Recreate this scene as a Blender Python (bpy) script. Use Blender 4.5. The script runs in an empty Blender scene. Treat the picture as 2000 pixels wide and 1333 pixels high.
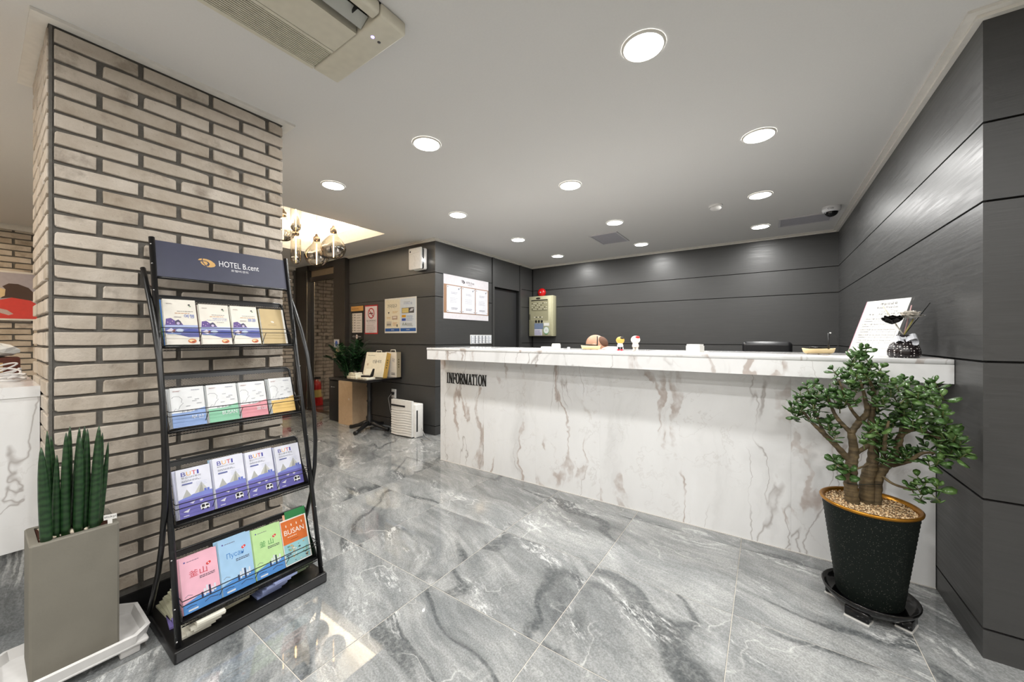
import bpy, bmesh, math, random
from mathutils import Vector, Matrix

# ------------------------------------------------------------------ camera, world, exposure
scn = bpy.context.scene
COL = scn.collection
cam_d = bpy.data.cameras.new('camera'); cam = bpy.data.objects.new('camera', cam_d); COL.objects.link(cam)
cam_d.sensor_width = 36.0; cam_d.lens = 722.0 / 2000.0 * 36.0; cam_d.shift_y = -6.5 / 2000.0
cam_d.clip_start = 0.02
cam.location = (0, 0, 1.2); cam.rotation_euler = (math.pi / 2, 0, math.atan(496 / 722.0))
scn.camera = cam
w = bpy.data.worlds.new('world'); scn.world = w; w.use_nodes = True
w.node_tree.nodes['Background'].inputs[0].default_value = (1, 0.97, 0.93, 1)
w.node_tree.nodes['Background'].inputs[1].default_value = 0.15
scn.view_settings.view_transform = 'Standard'; scn.view_settings.look = 'None'
scn.view_settings.gamma = 1.0; scn.view_settings.exposure = 0.0
scn.view_settings.use_curve_mapping = False
scn.cycles.sample_clamp_indirect = 6.0
scn.cycles.max_bounces = 5; scn.cycles.diffuse_bounces = 3; scn.cycles.glossy_bounces = 3; scn.cycles.transmission_bounces = 4; scn.cycles.transparent_max_bounces = 6
scn.cycles.use_adaptive_sampling = True; scn.cycles.adaptive_threshold = 0.04
LAMP = 246.0          # downlight diffuser emission strength
R = random.Random(7)

# ------------------------------------------------------------------ small helpers
def lin(c):
    return tuple(((q / 255) / 12.92 if q / 255 <= 0.04045 else ((q / 255 + 0.055) / 1.055) ** 2.4) for q in c)

class Mat:
    def __init__(s, name):
        s.m = bpy.data.materials.new(name); s.m.use_nodes = True
        s.t = s.m.node_tree; s.b = s.t.nodes['Principled BSDF']
    def n(s, typ, ins=None, **kw):
        nd = s.t.nodes.new('ShaderNode' + typ)
        for k, v in kw.items(): setattr(nd, k, v)
        for k, v in (ins or {}).items():
            if hasattr(v, 'is_linked') or isinstance(v, bpy.types.NodeSocket): s.t.links.new(v, nd.inputs[k])
            else: nd.inputs[k].default_value = v
        return nd
    def link(s, a, b): s.t.links.new(a, b)
    def set(s, **kw):
        nm = {'col': 'Base Color', 'rough': 'Roughness', 'metal': 'Metallic', 'spec': 'Specular IOR Level', 'coat': 'Coat Weight',
              'emit': 'Emission Color', 'es': 'Emission Strength', 'trans': 'Transmission Weight', 'alpha': 'Alpha', 'ior': 'IOR', 'normal': 'Normal', 'sss': 'Subsurface Weight', 'crough': 'Coat Roughness'}
        for k, v in kw.items():
            i = s.b.inputs[nm[k]]
            if isinstance(v, bpy.types.NodeSocket): s.t.links.new(v, i)
            else: i.default_value = (tuple(v) + (1,)) if (hasattr(v, '__len__') and len(v) == 3) else v
        return s
    def ramp(s, fac, stops, interp='LINEAR'):
        nd = s.n('ValToRGB', {0: fac}); cr = nd.color_ramp; cr.interpolation = interp
        while len(cr.elements) < len(stops): cr.elements.new(0.5)
        for e, (p, c) in zip(cr.elements, stops):
            e.position = p; e.color = (tuple(c) + (1,)) if hasattr(c, '__len__') else (c, c, c, 1)
        return nd.outputs[0]
    def mix(s, fac, a, b, mode='MIX'):
        nd = s.n('MixRGB', blend_type=mode)
        for i, v in zip((0, 1, 2), (fac, a, b)):
            if isinstance(v, bpy.types.NodeSocket): s.t.links.new(v, nd.inputs[i])
            else: nd.inputs[i].default_value = (tuple(v) + (1,)) if hasattr(v, '__len__') else v
        return nd.outputs[0]
    def math(s, op, a, b=0.0, c=None):
        nd = s.n('Math', operation=op)
        for i, v in enumerate((a, b) + (() if c is None else (c,))):
            if isinstance(v, bpy.types.NodeSocket): s.t.links.new(v, nd.inputs[i])
            else: nd.inputs[i].default_value = v
        return nd.outputs[0]
    def coords(s, rnd=0.0, scale=(1, 1, 1), rot=(0, 0, 0)):
        tc = s.n('TexCoord').outputs['Object']
        mp = s.n('Mapping', {0: tc, 'Rotation': rot, 'Scale': scale})
        if rnd:
            oi = s.n('ObjectInfo').outputs['Random']
            r2 = s.math('FRACT', s.math('MULTIPLY', oi, 17.31))
            cb = s.n('CombineXYZ', {0: s.math('MULTIPLY', oi, rnd), 1: s.math('MULTIPLY', r2, rnd), 2: s.math('MULTIPLY', oi, rnd * 0.37)})
            s.link(cb.outputs[0], mp.inputs['Location'])
        return mp.outputs[0]
    def noise(s, vec, scale, detail=4, rough=0.5, dist=0.0):
        return s.n('TexNoise', {'Vector': vec, 'Scale': scale, 'Detail': detail, 'Roughness': rough, 'Distortion': dist}).outputs[0]
    def bump(s, h, strength=0.3, dist=0.01):
        return s.n('Bump', {'Height': h, 'Strength': strength, 'Distance': dist}).outputs[0]

CM = {}
def flat(rgb, rough=0.5, metal=0.0, **kw):
    """plain colour (sRGB 0-255) with a trace of procedural mottling"""
    key = (rgb, rough, metal, tuple(sorted(kw.items())))
    if key in CM: return CM[key]
    m = Mat('paint_%d_%d_%d' % rgb)
    c = lin(rgb)
    v = m.coords()
    n = m.noise(v, 35, 0)
    m.set(col=m.mix(n, tuple(q * 0.94 for q in c), tuple(min(1, q * 1.06) for q in c)), rough=rough, metal=metal, **kw)
    CM[key] = m.m
    return m.m

def emis(name, rgb, strength):
    m = Mat(name); m.set(col=lin(rgb), emit=lin(rgb), es=strength, rough=0.4)
    m.m.cycles.emission_sampling = 'FRONT' if strength > 50 else 'NONE'
    return m.m

class MB:
    """mesh builder in world coordinates"""
    def __init__(s, mat=None): s.v = []; s.f = []; s.mi = []; s.sm = []; s.mats = []; s.mat = mat; s.M = None
    def idx(s, mat):
        mat = mat or s.mat
        if mat not in s.mats: s.mats.append(mat)
        return s.mats.index(mat)
    def add(s, vs, fs, mat=None, smooth=False):
        o = len(s.v); i = s.idx(mat)
        for p in vs:
            p = Vector(p); s.v.append(s.M @ p if s.M else p)
        for f in fs: s.f.append([q + o for q in f]); s.mi.append(i); s.sm.append(smooth)
        return s
    def box(s, x0, x1, y0, y1, z0, z1, mat=None):
        vs = [(x, y, z) for x in (x0, x1) for y in (y0, y1) for z in (z0, z1)]
        return s.add(vs, [(0, 1, 3, 2), (4, 6, 7, 5), (0, 4, 5, 1), (2, 3, 7, 6), (0, 2, 6, 4), (1, 5, 7, 3)], mat)
    def rbox(s, x0, x1, y0, y1, z0, z1, r=0.005, seg=2, mat=None, smooth=True):
        bm = bmesh.new(); bmesh.ops.create_cube(bm, size=1)
        for v in bm.verts: v.co = Vector(((x0 + x1) / 2 + v.co.x * (x1 - x0), (y0 + y1) / 2 + v.co.y * (y1 - y0), (z0 + z1) / 2 + v.co.z * (z1 - z0)))
        bmesh.ops.bevel(bm, geom=bm.edges[:], offset=r, segments=seg, profile=0.5, affect='EDGES')
        bm.verts.index_update()
        s.add([v.co.copy() for v in bm.verts], [[v.index for v in f.verts] for f in bm.faces], mat, smooth); bm.free(); return s
    def tube(s, pts, r, n=8, mat=None, smooth=True, cap=True):
        pts = [Vector(p) for p in pts]; rs = r if hasattr(r, '__len__') else [r] * len(pts)
        vs = []; fs = []; up = None
        for i, p in enumerate(pts):
            a = pts[max(i - 1, 0)]; b = pts[min(i + 1, len(pts) - 1)]; d = (b - a).normalized()
            if up is None: up = Vector((0, 0, 1)) if abs(d.z) < 0.9 else Vector((1, 0, 0))
            x = d.cross(up)
            if x.length < 1e-4: x = d.orthogonal()
            x.normalize(); y = x.cross(d); up = y
            for k in range(n):
                t = 2 * math.pi * k / n; vs.append(p + (x * math.cos(t) + y * math.sin(t)) * rs[i])
        for i in range(len(pts) - 1):
            for k in range(n): k2 = (k + 1) % n; fs.append((i * n + k, i * n + k2, (i + 1) * n + k2, (i + 1) * n + k))
        s.add(vs, fs, mat, smooth)
        if cap:
            o = len(s.v) - len(vs); i = s.idx(mat)
            s.f.append([o + k for k in range(n)][::-1]); s.mi.append(i); s.sm.append(False)
            s.f.append([o + (len(pts) - 1) * n + k for k in range(n)]); s.mi.append(i); s.sm.append(False)
        return s
    def lathe(s, c, prof, n=24, mat=None, smooth=True, sx=1.0, sy=1.0):
        vs = []; fs = []
        for (r, z) in prof:
            for k in range(n): t = 2 * math.pi * k / n; vs.append((c[0] + r * sx * math.cos(t), c[1] + r * sy * math.sin(t), c[2] + z))
        for i in range(len(prof) - 1):
            for k in range(n): k2 = (k + 1) % n; fs.append((i * n + k, i * n + k2, (i + 1) * n + k2, (i + 1) * n + k))
        return s.add(vs, fs, mat, smooth)
    def disc(s, c, r, n=24, mat=None, down=False):
        vs = [(c[0] + r * math.cos(2 * math.pi * k / n), c[1] + r * math.sin(2 * math.pi * k / n), c[2]) for k in range(n)]
        return s.add(vs, [list(range(n))[::-1] if down else list(range(n))], mat)
    def ball(s, c, r, nu=16, nv=10, mat=None):
        r = r if hasattr(r, '__len__') else (r, r, r)
        vs = [(c[0], c[1], c[2] - r[2])]; fs = []
        for j in range(1, nv):
            ph = -math.pi / 2 + math.pi * j / nv
            for k in range(nu): t = 2 * math.pi * k / nu; vs.append((c[0] + r[0] * math.cos(ph) * math.cos(t), c[1] + r[1] * math.cos(ph) * math.sin(t), c[2] + r[2] * math.sin(ph)))
        vs.append((c[0], c[1], c[2] + r[2])); e = len(vs) - 1
        for k in range(nu): fs.append((0, 1 + (k + 1) % nu, 1 + k)); fs.append((e, e - nu + k, e - nu + (k + 1) % nu))
        for j in range(nv - 2):
            for k in range(nu): a = 1 + j * nu; fs.append((a + k, a + (k + 1) % nu, a + nu + (k + 1) % nu, a + nu + k))
        return s.add(vs, fs, mat, True)
    def prism(s, poly, o, X, Y, d, mat=None):
        """2-D polygon in frame (o, X, Y) extruded by vector d"""
        o, X, Y, d = Vector(o), Vector(X), Vector(Y), Vector(d); n = len(poly)
        a = [o + X * p[0] + Y * p[1] for p in poly]; b = [q + d for q in a]
        return s.add(a + b, [list(range(n))[::-1], list(range(n, 2 * n))] + [(k, (k + 1) % n, n + (k + 1) % n, n + k) for k in range(n)], mat)
    def mesh(s, name, org=(0, 0, 0)):
        me = bpy.data.meshes.new(name); o = Vector(org)
        me.from_pydata([tuple(p - o) for p in s.v], [], s.f)
        for m in s.mats: me.materials.append(m)
        me.polygons.foreach_set('material_index', s.mi); me.polygons.foreach_set('use_smooth', s.sm)
        me.update(); return me

ORG = {}
def tag(o, label=None, cat=None, group=None, kind=None):
    for k, v in (('label', label), ('category', cat), ('group', group), ('kind', kind)):
        if v: o[k] = v
    return o
def link(o, parent=None):
    COL.objects.link(o)
    if parent: o.parent = parent
    return o
def thing(name, loc, label, cat, group=None):
    o = link(bpy.data.objects.new(name, None)); o.location = loc; o.empty_display_size = 0.05; ORG[o.name] = Vector(loc)
    return tag(o, label, cat, group)
def part(name, mb, parent, label=None, kind=None):
    org = ORG[parent.name]; o = link(bpy.data.objects.new(name, mb.mesh(name, org)), parent); ORG[o.name] = org
    return tag(o, label, None, None, kind)
def solo(name, mb, loc, label=None, cat=None, group=None, kind=None):
    o = link(bpy.data.objects.new(name, mb.mesh(name, loc))); o.location = loc; ORG[o.name] = Vector(loc)
    return tag(o, label, cat, group, kind)
def piece(name, me, parent, loc, rot=(0, 0, 0), scale=(1, 1, 1)):
    o = link(bpy.data.objects.new(name, me), parent); o.location = Vector(loc) - ORG[parent.name]; o.rotation_euler = rot; o.scale = scale
    return o

TXT = {}
def text_prep(sts):
    obs = []
    for st in sts:
        cu = bpy.data.curves.new('t', 'FONT'); cu.body = st; cu.size = 1.0; cu.resolution_u = 4
        ob = bpy.data.objects.new('t', cu); COL.objects.link(ob); obs.append((st, ob, cu))
    dg = bpy.context.evaluated_depsgraph_get()
    for st, ob, cu in obs:
        me = ob.evaluated_get(dg).to_mesh()
        vs = [(v.co.x, v.co.y) for v in me.vertices]; fs = [list(p.vertices) for p in me.polygons]
        ob.evaluated_get(dg).to_mesh_clear()
        x0 = min([p[0] for p in vs] or [0]); x1 = max([p[0] for p in vs] or [1]); y0 = min([p[1] for p in vs] or [0]); y1 = max([p[1] for p in vs] or [1])
        TXT[st] = (vs, fs, x0, x1, y0, y1)
    for st, ob, cu in obs: bpy.data.objects.remove(ob); bpy.data.curves.remove(cu)
def text_geo(st):
    if st not in TXT: text_prep([st])
    return TXT[st]
text_prep(['HOTEL B.cent', '호텔비센트', 'Sightseeing', 'Tailored travel guide', '여행', '旅游', '부산', 'BUSAN', '釜山', 'B', 'U', 'T', 'I', 'BUSAN CITY TOUR', '부산시티투어', '釜山シティツアー', '釜山城市观光', 'Пусан', '釜 山', 'Cnb',
           'INFORMATION', 'HOTEL', 'B.cent', 'NO SMOKING', 'Thank you for not smoking', '가덕대구', '지역특산물', '선물세트', '특산', '객실요금표', 'Room Price List', '비수기', '성수기', '주중', '주말', '스탠다드 더블', '디럭스 더블', '디럭스 트윈', '패밀리 트윈', '스위트 트윈', '객 실', '80,000', '100,000', '120,000', 'stukyi'])

class Print(MB):
    """flat print on a frame: o lower-left, X right, Y up"""
    def __init__(s, o, X, Y, lift=0.0006):
        MB.__init__(s); s.o, s.X, s.Y = Vector(o), Vector(X).normalized(), Vector(Y).normalized(); s.N = s.X.cross(s.Y); s.l = lift
    def P(s, x, y): return s.o + s.X * x + s.Y * y + s.N * s.l
    def poly(s, pts, mat): s.l += 0.00003; s.add([s.P(*p) for p in pts], [list(range(len(pts)))], mat); return s
    def rect(s, x, y, w, h, mat): return s.poly([(x, y), (x + w, y), (x + w, y + h), (x, y + h)], mat)
    def ell(s, x, y, rx, ry, mat, n=20): return s.poly([(x + rx * math.cos(2 * math.pi * k / n), y + ry * math.sin(2 * math.pi * k / n)) for k in range(n)], mat)
    def stroke(s, pts, wd, mat):
        s.l += 0.00003
        pts = [Vector((p[0], p[1])) for p in pts]; vs = []
        for i, p in enumerate(pts):
            d = pts[min(i + 1, len(pts) - 1)] - pts[max(i - 1, 0)]; n = Vector((-d.y, d.x)); n.normalize()
            w_ = wd[i] if hasattr(wd, '__len__') else wd
            vs += [s.P(*(p + n * w_ / 2)), s.P(*(p - n * w_ / 2))]
        return s.add(vs, [(2 * i, 2 * i + 1, 2 * i + 3, 2 * i + 2) for i in range(len(pts) - 1)], mat)
    def ring(s, x, y, r, wd, mat, n=24, sy=1.0): return s.stroke([(x + r * math.cos(2 * math.pi * k / n), y + r * sy * math.sin(2 * math.pi * k / n)) for k in range(n + 1)], wd, mat)
    def text(s, st, x, y, h, mat, width=None, align='L'):
        """text with lower-left at x,y, glyph height h (or fitted to width)"""
        vs, fs, x0, x1, y0, y1 = text_geo(st)
        if not vs: return s
        k = h / (y1 - y0); kx = k if width is None else width / (x1 - x0); tw = (x1 - x0) * kx
        if align == 'C': x -= tw / 2
        if align == 'R': x -= tw
        s.l += 0.00003
        return s.add([s.P(x + (p[0] - x0) * kx, y + (p[1] - y0) * k) for p in vs], fs, mat)
    def greek(s, x, y, w, h, rows, mat, seed=1, fill=0.45):
        """rows of tiny unreadable print as short dashes"""
        rr = random.Random(seed); st = h / rows
        for i in range(rows):
            xx = x; e = x + w * rr.uniform(0.75, 1)
            while xx < e:
                q = min(rr.uniform(0.08, 0.2) * w, e - xx); s.rect(xx, y + h - (i + 1) * st, q, st * fill, mat); xx += q + 0.03 * w
        return s

BLACK = flat((14, 14, 15), 0.35); INK = flat((30, 30, 34), 0.6); WHITE = flat((232, 230, 226), 0.45); PAPER = flat((214, 213, 209), 0.6)

# ------------------------------------------------------------------ surface materials
def m_tile():
    m = Mat('polished_grey_stone'); v = m.coords(60, rot=(0, 0, 0.45))
    w1 = m.noise(v, 1.0, 2, 0.45); w2 = m.noise(v, 5.0, 4, 0.6)
    wp = m.math('ADD', m.math('MULTIPLY', w1, 0.62), m.math('MULTIPLY', w2, 0.05))
    off = m.n('CombineXYZ', {0: m.math('MULTIPLY', wp, 0.5), 1: wp, 2: 0.0}).outputs[0]
    v2 = m.n('VectorMath', {0: v, 1: off}, operation='ADD').outputs[0]
    st = m.n('Mapping', {0: v2, 'Scale': (0.8, 2.2, 1)}).outputs[0]
    flow = m.noise(st, 1.9, 6, 0.66)
    base = m.ramp(flow, [(0.28, (0.13, 0.136, 0.14)), (0.42, (0.215, 0.222, 0.224)), (0.50, (0.27, 0.275, 0.275)), (0.60, (0.35, 0.353, 0.348)), (0.74, (0.25, 0.255, 0.255))])
    strk = m.n('Mapping', {0: v2, 'Scale': (4, 40, 1)}).outputs[0]
    base = m.mix(0.30, base, m.ramp(m.noise(strk, 1.0, 4, 0.65), [(0.3, 0.25), (0.7, 0.75)]), 'OVERLAY')
    dk = m.math('ABSOLUTE', m.math('SUBTRACT', m.noise(m.n('Mapping', {0: v2, 'Scale': (0.55, 1.5, 1)}).outputs[0], 1.5, 2, 0.45), 0.5))
    dkb = m.math('MULTIPLY', m.ramp(dk, [(0.0, 1.0), (0.011, 0.9), (0.019, 0.25), (0.05, 0.0)]), m.ramp(m.noise(v, 1.1, 1), [(0.40, 0.15), (0.5, 1.0)]))
    base = m.mix(m.math('MULTIPLY', dkb, m.ramp(m.noise(v, 60, 1), [(0.3, 0.5), (0.6, 0.85)])), base, (0.065, 0.071, 0.075))
    wv = m.math('ABSOLUTE', m.math('SUBTRACT', m.noise(v2, 1.5, 4, 0.55), 0.47))
    wm = m.math('MULTIPLY', m.ramp(wv, [(0.0, 1.0), (0.006, 0.0)]), m.ramp(m.noise(v, 2.0, 2), [(0.48, 0.0), (0.58, 1.0)]))
    base = m.mix(m.math('MULTIPLY', wm, 0.6), base, (0.60, 0.60, 0.58))
    cl = m.math('MULTIPLY', m.ramp(m.noise(st, 2.4, 5, 0.6), [(0.55, 0.0), (0.63, 1.0)]), m.ramp(m.noise(m.n('Mapping', {0: v2, 'Scale': (9, 26, 1)}).outputs[0], 1.8, 5, 0.78), [(0.48, 0.0), (0.60, 1.0)]))
    base = m.mix(m.math('MULTIPLY', cl, 0.75), base, (0.70, 0.70, 0.69))
    gr = m.noise(v, 150, 1, 0.75)
    base = m.mix(0.24, base, m.ramp(gr, [(0.3, 0.05), (0.7, 0.95)]), 'OVERLAY')
    m.set(col=m.mix(1.0, base, (0.99, 1.0, 1.0), 'MULTIPLY'), rough=0.025, ior=1.75, spec=0.5); return m.m
def m_marble(name='white_veined_marble', sc=1.0, rnd=40):
    m = Mat(name); v = m.coords(rnd, scale=(sc, sc, sc))
    wp = m.noise(v, 1.6, 5, 0.6); off = m.n('CombineXYZ', {0: m.math('MULTIPLY', wp, 0.42), 1: 0.0, 2: m.math('MULTIPLY', wp, 0.42)}).outputs[0]
    v2 = m.n('VectorMath', {0: v, 1: off}, operation='ADD').outputs[0]
    st = m.n('Mapping', {0: v2, 'Rotation': (0, -0.30, 0), 'Scale': (2.3, 2.3, 0.50)}).outputs[0]
    base = m.ramp(m.noise(st, 2.2, 7, 0.6), [(0.28, (0.70, 0.698, 0.695)), (0.45, (0.80, 0.80, 0.80)), (0.7, (0.84, 0.842, 0.845))])
    r1 = m.math('ABSOLUTE', m.math('SUBTRACT', m.noise(st, 1.5, 3, 0.5), 0.5))
    big = m.math('MULTIPLY', m.ramp(m.math('ADD', r1, m.math('MULTIPLY', m.math('SUBTRACT', m.noise(st, 9, 6, 0.7), 0.5), 0.03)), [(0.0, 1.0), (0.015, 0.85), (0.019, 0.18), (0.034, 0.0)]), m.ramp(m.noise(v, 1.9, 5, 0.65), [(0.475, 0.0), (0.575, 1.0)]))
    base = m.mix(m.math('MULTIPLY', big, 0.8), base, (0.42, 0.34, 0.30))
    r2 = m.math('ABSOLUTE', m.math('SUBTRACT', m.noise(st, 1.25, 3, 0.5), 0.46))
    base = m.mix(m.math('MULTIPLY', m.math('MULTIPLY', m.ramp(r2, [(0.0, 1.0), (0.006, 0.0)]), m.ramp(m.noise(v, 1.1, 2), [(0.42, 0.0), (0.5, 1.0)])), 0.65), base, (0.27, 0.23, 0.21))
    r3 = m.math('ABSOLUTE', m.math('SUBTRACT', m.noise(v2, 3.6, 6, 0.6), 0.5))
    fine = m.math('MULTIPLY', m.ramp(r3, [(0.0, 1.0), (0.012, 0.0)]), m.ramp(m.noise(v, 2.7, 2), [(0.45, 0.0), (0.6, 1.0)]))
    base = m.mix(m.math('MULTIPLY', fine, 0.22), base, (0.40, 0.35, 0.32))
    m.set(col=base, rough=0.12, spec=0.5); return m.m
def m_brick():
    m = Mat('pale_old_brick'); v = m.coords(50); oi = m.n('ObjectInfo').outputs['Random']
    tone = m.ramp(oi, [(0.0, (0.36, 0.30, 0.235)), (0.2, (0.45, 0.395, 0.335)), (0.55, (0.54, 0.48, 0.42)), (0.9, (0.60, 0.55, 0.50)), (1.0, (0.33, 0.28, 0.22))])
    mot = m.noise(v, 9, 6, 0.6)
    c = m.mix(0.45, tone, m.ramp(mot, [(0.3, (0.36, 0.31, 0.255)), (0.55, (0.55, 0.51, 0.46)), (0.75, (0.68, 0.65, 0.61))]))
    stn = m.math('MULTIPLY', m.ramp(m.noise(v, 5, 5, 0.65), [(0.56, 0.0), (0.70, 1.0)]), 0.6)
    c = m.mix(stn, c, (0.17, 0.14, 0.11))
    sp = m.ramp(m.noise(v, 70, 3, 0.6), [(0.66, 0.0), (0.74, 1.0)])
    c = m.mix(m.math('MULTIPLY', sp, 0.35), c, (0.2, 0.17, 0.14))
    h = m.math('ADD', m.noise(v, 60, 5, 0.7), m.math('MULTIPLY', m.noise(v, 14, 3), 1.5))
    m.set(col=m.mix(1.0, c, (0.985, 0.955, 0.915), 'MULTIPLY'), rough=0.9, spec=0.2, normal=m.bump(h, 0.6, 0.006)); return m.m
def m_mortar():
    m = Mat('grey_mortar'); v = m.coords()
    n = m.noise(v, 90, 5, 0.7)
    m.set(col=m.mix(n, (0.105, 0.098, 0.087), (0.19, 0.178, 0.16)), rough=0.95, spec=0.15, normal=m.bump(n, 0.5, 0.004)); return m.m
def m_panel():
    m = Mat('charcoal_wood_film'); v = m.coords(30)
    st = m.n('Mapping', {0: v, 'Rotation': (0.06, 0.06, 0), 'Scale': (1.2, 1.2, 24)}).outputs[0]
    g = m.noise(st, 3.2, 6, 0.6, 0.5)
    c = m.mix(g, (0.036, 0.036, 0.0355), (0.056, 0.0555, 0.0545))
    rg = m.ramp(g, [(0.3, 0.33), (0.7, 0.45)])
    m.set(col=c, rough=rg, spec=0.5, normal=m.bump(g, 0.12, 0.004)); return m.m
def m_ceiling():
    m = Mat('matte_white_ceiling'); v = m.coords(); n = m.noise(v, 120, 2)
    m.set(col=m.mix(n, (0.70, 0.685, 0.66), (0.74, 0.725, 0.70)), rough=0.9, spec=0.2, normal=m.bump(n, 0.03, 0.001)); return m.m
def m_mirrorsteel():
    m = Mat('dark_mirror_steel'); v = m.coords(scale=(1, 1, 0.16))
    n = m.noise(v, 3.4, 2, 0.4)
    m.set(col=(0.42, 0.39, 0.35), metal=1.0, rough=0.06, normal=m.bump(n, 0.55, 0.03)); return m.m
def m_concrete(rgb, sc=14, amt=0.25, rough=0.85, bump=0.2):
    m = Mat('concrete_%d' % rgb[0]); v = m.coords(); c = lin(rgb)
    n = m.noise(v, sc, 6, 0.6)
    m.set(col=m.mix(n, tuple(q * (1 - amt) for q in c), tuple(q * (1 + amt) for q in c)), rough=rough, spec=0.3, normal=m.bump(m.noise(v, sc * 6, 4), bump, 0.003)); return m.m
def m_pebblepot():
    m = Mat('speckled_black_plastic'); v = m.coords()
    vo = m.n('TexVoronoi', {'Vector': v, 'Scale': 300.0}).outputs
    d = m.ramp(vo['Distance'], [(0.16, 1.0), (0.26, 0.0)])
    sel = m.ramp(m.n('SeparateColor', {0: vo['Color']}).outputs[0], [(0.78, 0.0), (0.82, 1.0)])
    f = m.math('MULTIPLY', d, sel)
    m.set(col=m.mix(f, (0.005, 0.008, 0.0065), (0.30, 0.29, 0.24)), rough=0.6, spec=0.18); return m.m
def m_bark():
    m = Mat('jade_bark'); v = m.coords()
    n = m.noise(v, 26, 5, 0.6); st = m.n('Mapping', {0: v, 'Scale': (6, 6, 60)}).outputs[0]
    n2 = m.ramp(m.noise(st, 1.2, 3), [(0.35, 0.0), (0.6, 1.0)])
    c = m.mix(n2, (0.055, 0.040, 0.018), (0.16, 0.115, 0.055))
    m.set(col=m.mix(m.math('MULTIPLY', m.ramp(n, [(0.4, 0.0), (0.7, 1.0)]), 0.7), c, (0.045, 0.03, 0.018)), rough=0.75, normal=m.bump(n, 0.8, 0.006)); return m.m
def m_leaf(a, b, name, rough=0.28):
    m = Mat(name); oi = m.n('ObjectInfo').outputs['Random']; v = m.coords(5)
    c = m.mix(oi, a, b); n = m.noise(v, 30, 3)
    m.set(col=m.mix(m.math('MULTIPLY', n, 0.4), c, tuple(q * 1.5 for q in b)), rough=rough, spec=0.5); return m.m
def m_stucky():
    m = Mat('banded_green_spear'); v = m.coords()
    w_ = m.n('TexWave', {'Vector': v, 'Scale': 14.0, 'Distortion': 5.0, 'Detail': 3.0, 'Detail Scale': 2.0}, bands_direction='Z').outputs[1]
    m.set(col=m.mix(w_, (0.006, 0.026, 0.008), (0.018, 0.058, 0.016)), rough=0.4); return m.m

TILE = m_tile(); MARBLE = m_marble(); BRICK = m_brick(); MORTAR = m_mortar(); PANEL = m_panel(); CEIL = m_ceiling(); STEEL = m_mirrorsteel()
GROUT = m_concrete((196, 190, 180), 40, 0.1); TRIM = flat((226, 222, 214), 0.5); PLAIN = m_concrete((205, 198, 188), 20, 0.06)
SEAM = flat((9, 9, 9), 0.8); DARK = flat((38, 36, 34), 0.4)
METALB = flat((10, 10, 11), 0.34); BARK = m_bark()
TILELINES = ''

# ================================================================== THE SETTING
ZC = 2.412
# floor: grout bed with one object per tile
fl = solo('floor', MB(GROUT).box(-6.9, 3.5, -3.1, 5.6, -0.08, -0.0018), (0, 0, -0.08), kind='structure'); ORG[fl.name] = Vector((0, 0, -0.08))
PT_ = 0.6085
def tile_mesh():
    b = MB(TILE); h = PT_ / 2 - 0.0014; c = h - 0.0012
    b.add([(-c, -c, 0), (c, -c, 0), (c, c, 0), (-c, c, 0), (-h, -h, -0.0012), (h, -h, -0.0012), (h, h, -0.0012), (-h, h, -0.0012), (-h, -h, -0.009), (h, -h, -0.009), (h, h, -0.009), (-h, h, -0.009)],
          [(0, 1, 2, 3)] + [(4 + k, 4 + (k + 1) % 4, (k + 1) % 4, k) for k in range(4)] + [(8 + k, 8 + (k + 1) % 4, 4 + (k + 1) % 4, 4 + k) for k in range(4)])
    return b.mesh('tile')
tme = tile_mesh()
for i in range(-11, 6):
    for j in range(-9, 5):
        x = -0.12 + PT_ * (i + 0.5); y = 2.4725 + PT_ * (j + 0.5)
        if x > 0.98 and y > 2.4: continue
        piece('tile', tme, fl, (x, y, 0.0))

# ceiling with the lit recess over the pendants
CX0, CX1, CY0, CY1 = -5.35, -3.66, 0.95, 2.715
cb = MB(CEIL)
cb.box(-6.9, CX0, -3.1, 5.6, ZC, ZC + 0.04).box(CX1, 3.5, -3.1, 5.6, ZC, ZC + 0.04).box(CX0, CX1, -3.1, CY0, ZC, ZC + 0.04).box(CX0, CX1, CY1, 5.6, ZC, ZC + 0.04)
ceil = solo('ceiling', cb, (0, 0, ZC), kind='structure')
WARMW = flat((238, 233, 222), 0.8)
rb = MB(WARMW)
rb.box(CX0 - 0.04, CX0, CY0 - 0.04, CY1 + 0.04, ZC + 0.04, ZC + 0.17).box(CX1, CX1 + 0.04, CY0 - 0.04, CY1 + 0.04, ZC + 0.04, ZC + 0.17)
rb.box(CX0, CX1, CY0 - 0.04, CY0, ZC + 0.04, ZC + 0.17).box(CX0, CX1, CY1, CY1 + 0.04, ZC + 0.04, ZC + 0.17)
e = 0.13
rb.box(CX0 - e, CX1 + e, CY0 - e, CY1 + e, ZC + 0.34, ZC + 0.37)
for a in ((CX0 - e - .02, CX0 - e, CY0 - e, CY1 + e), (CX1 + e, CX1 + e + .02, CY0 - e, CY1 + e), (CX0 - e, CX1 + e, CY0 - e - .02, CY0 - e), (CX0 - e, CX1 + e, CY1 + e, CY1 + e + .02)):
    rb.box(*a, ZC + 0.15, ZC + 0.36)
for a in ((CX0 - e, CX0 - .04, CY0 - e, CY1 + e), (CX1 + .04, CX1 + e, CY0 - e, CY1 + e), (CX0 - .04, CX1 + .04, CY0 - e, CY0 - .04), (CX0 - .04, CX1 + .04, CY1 + .04, CY1 + e)):
    rb.box(*a, ZC + 0.15, ZC + 0.17)
solo('trim_1', rb, (CX0, CY0, ZC), kind='structure')
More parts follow.
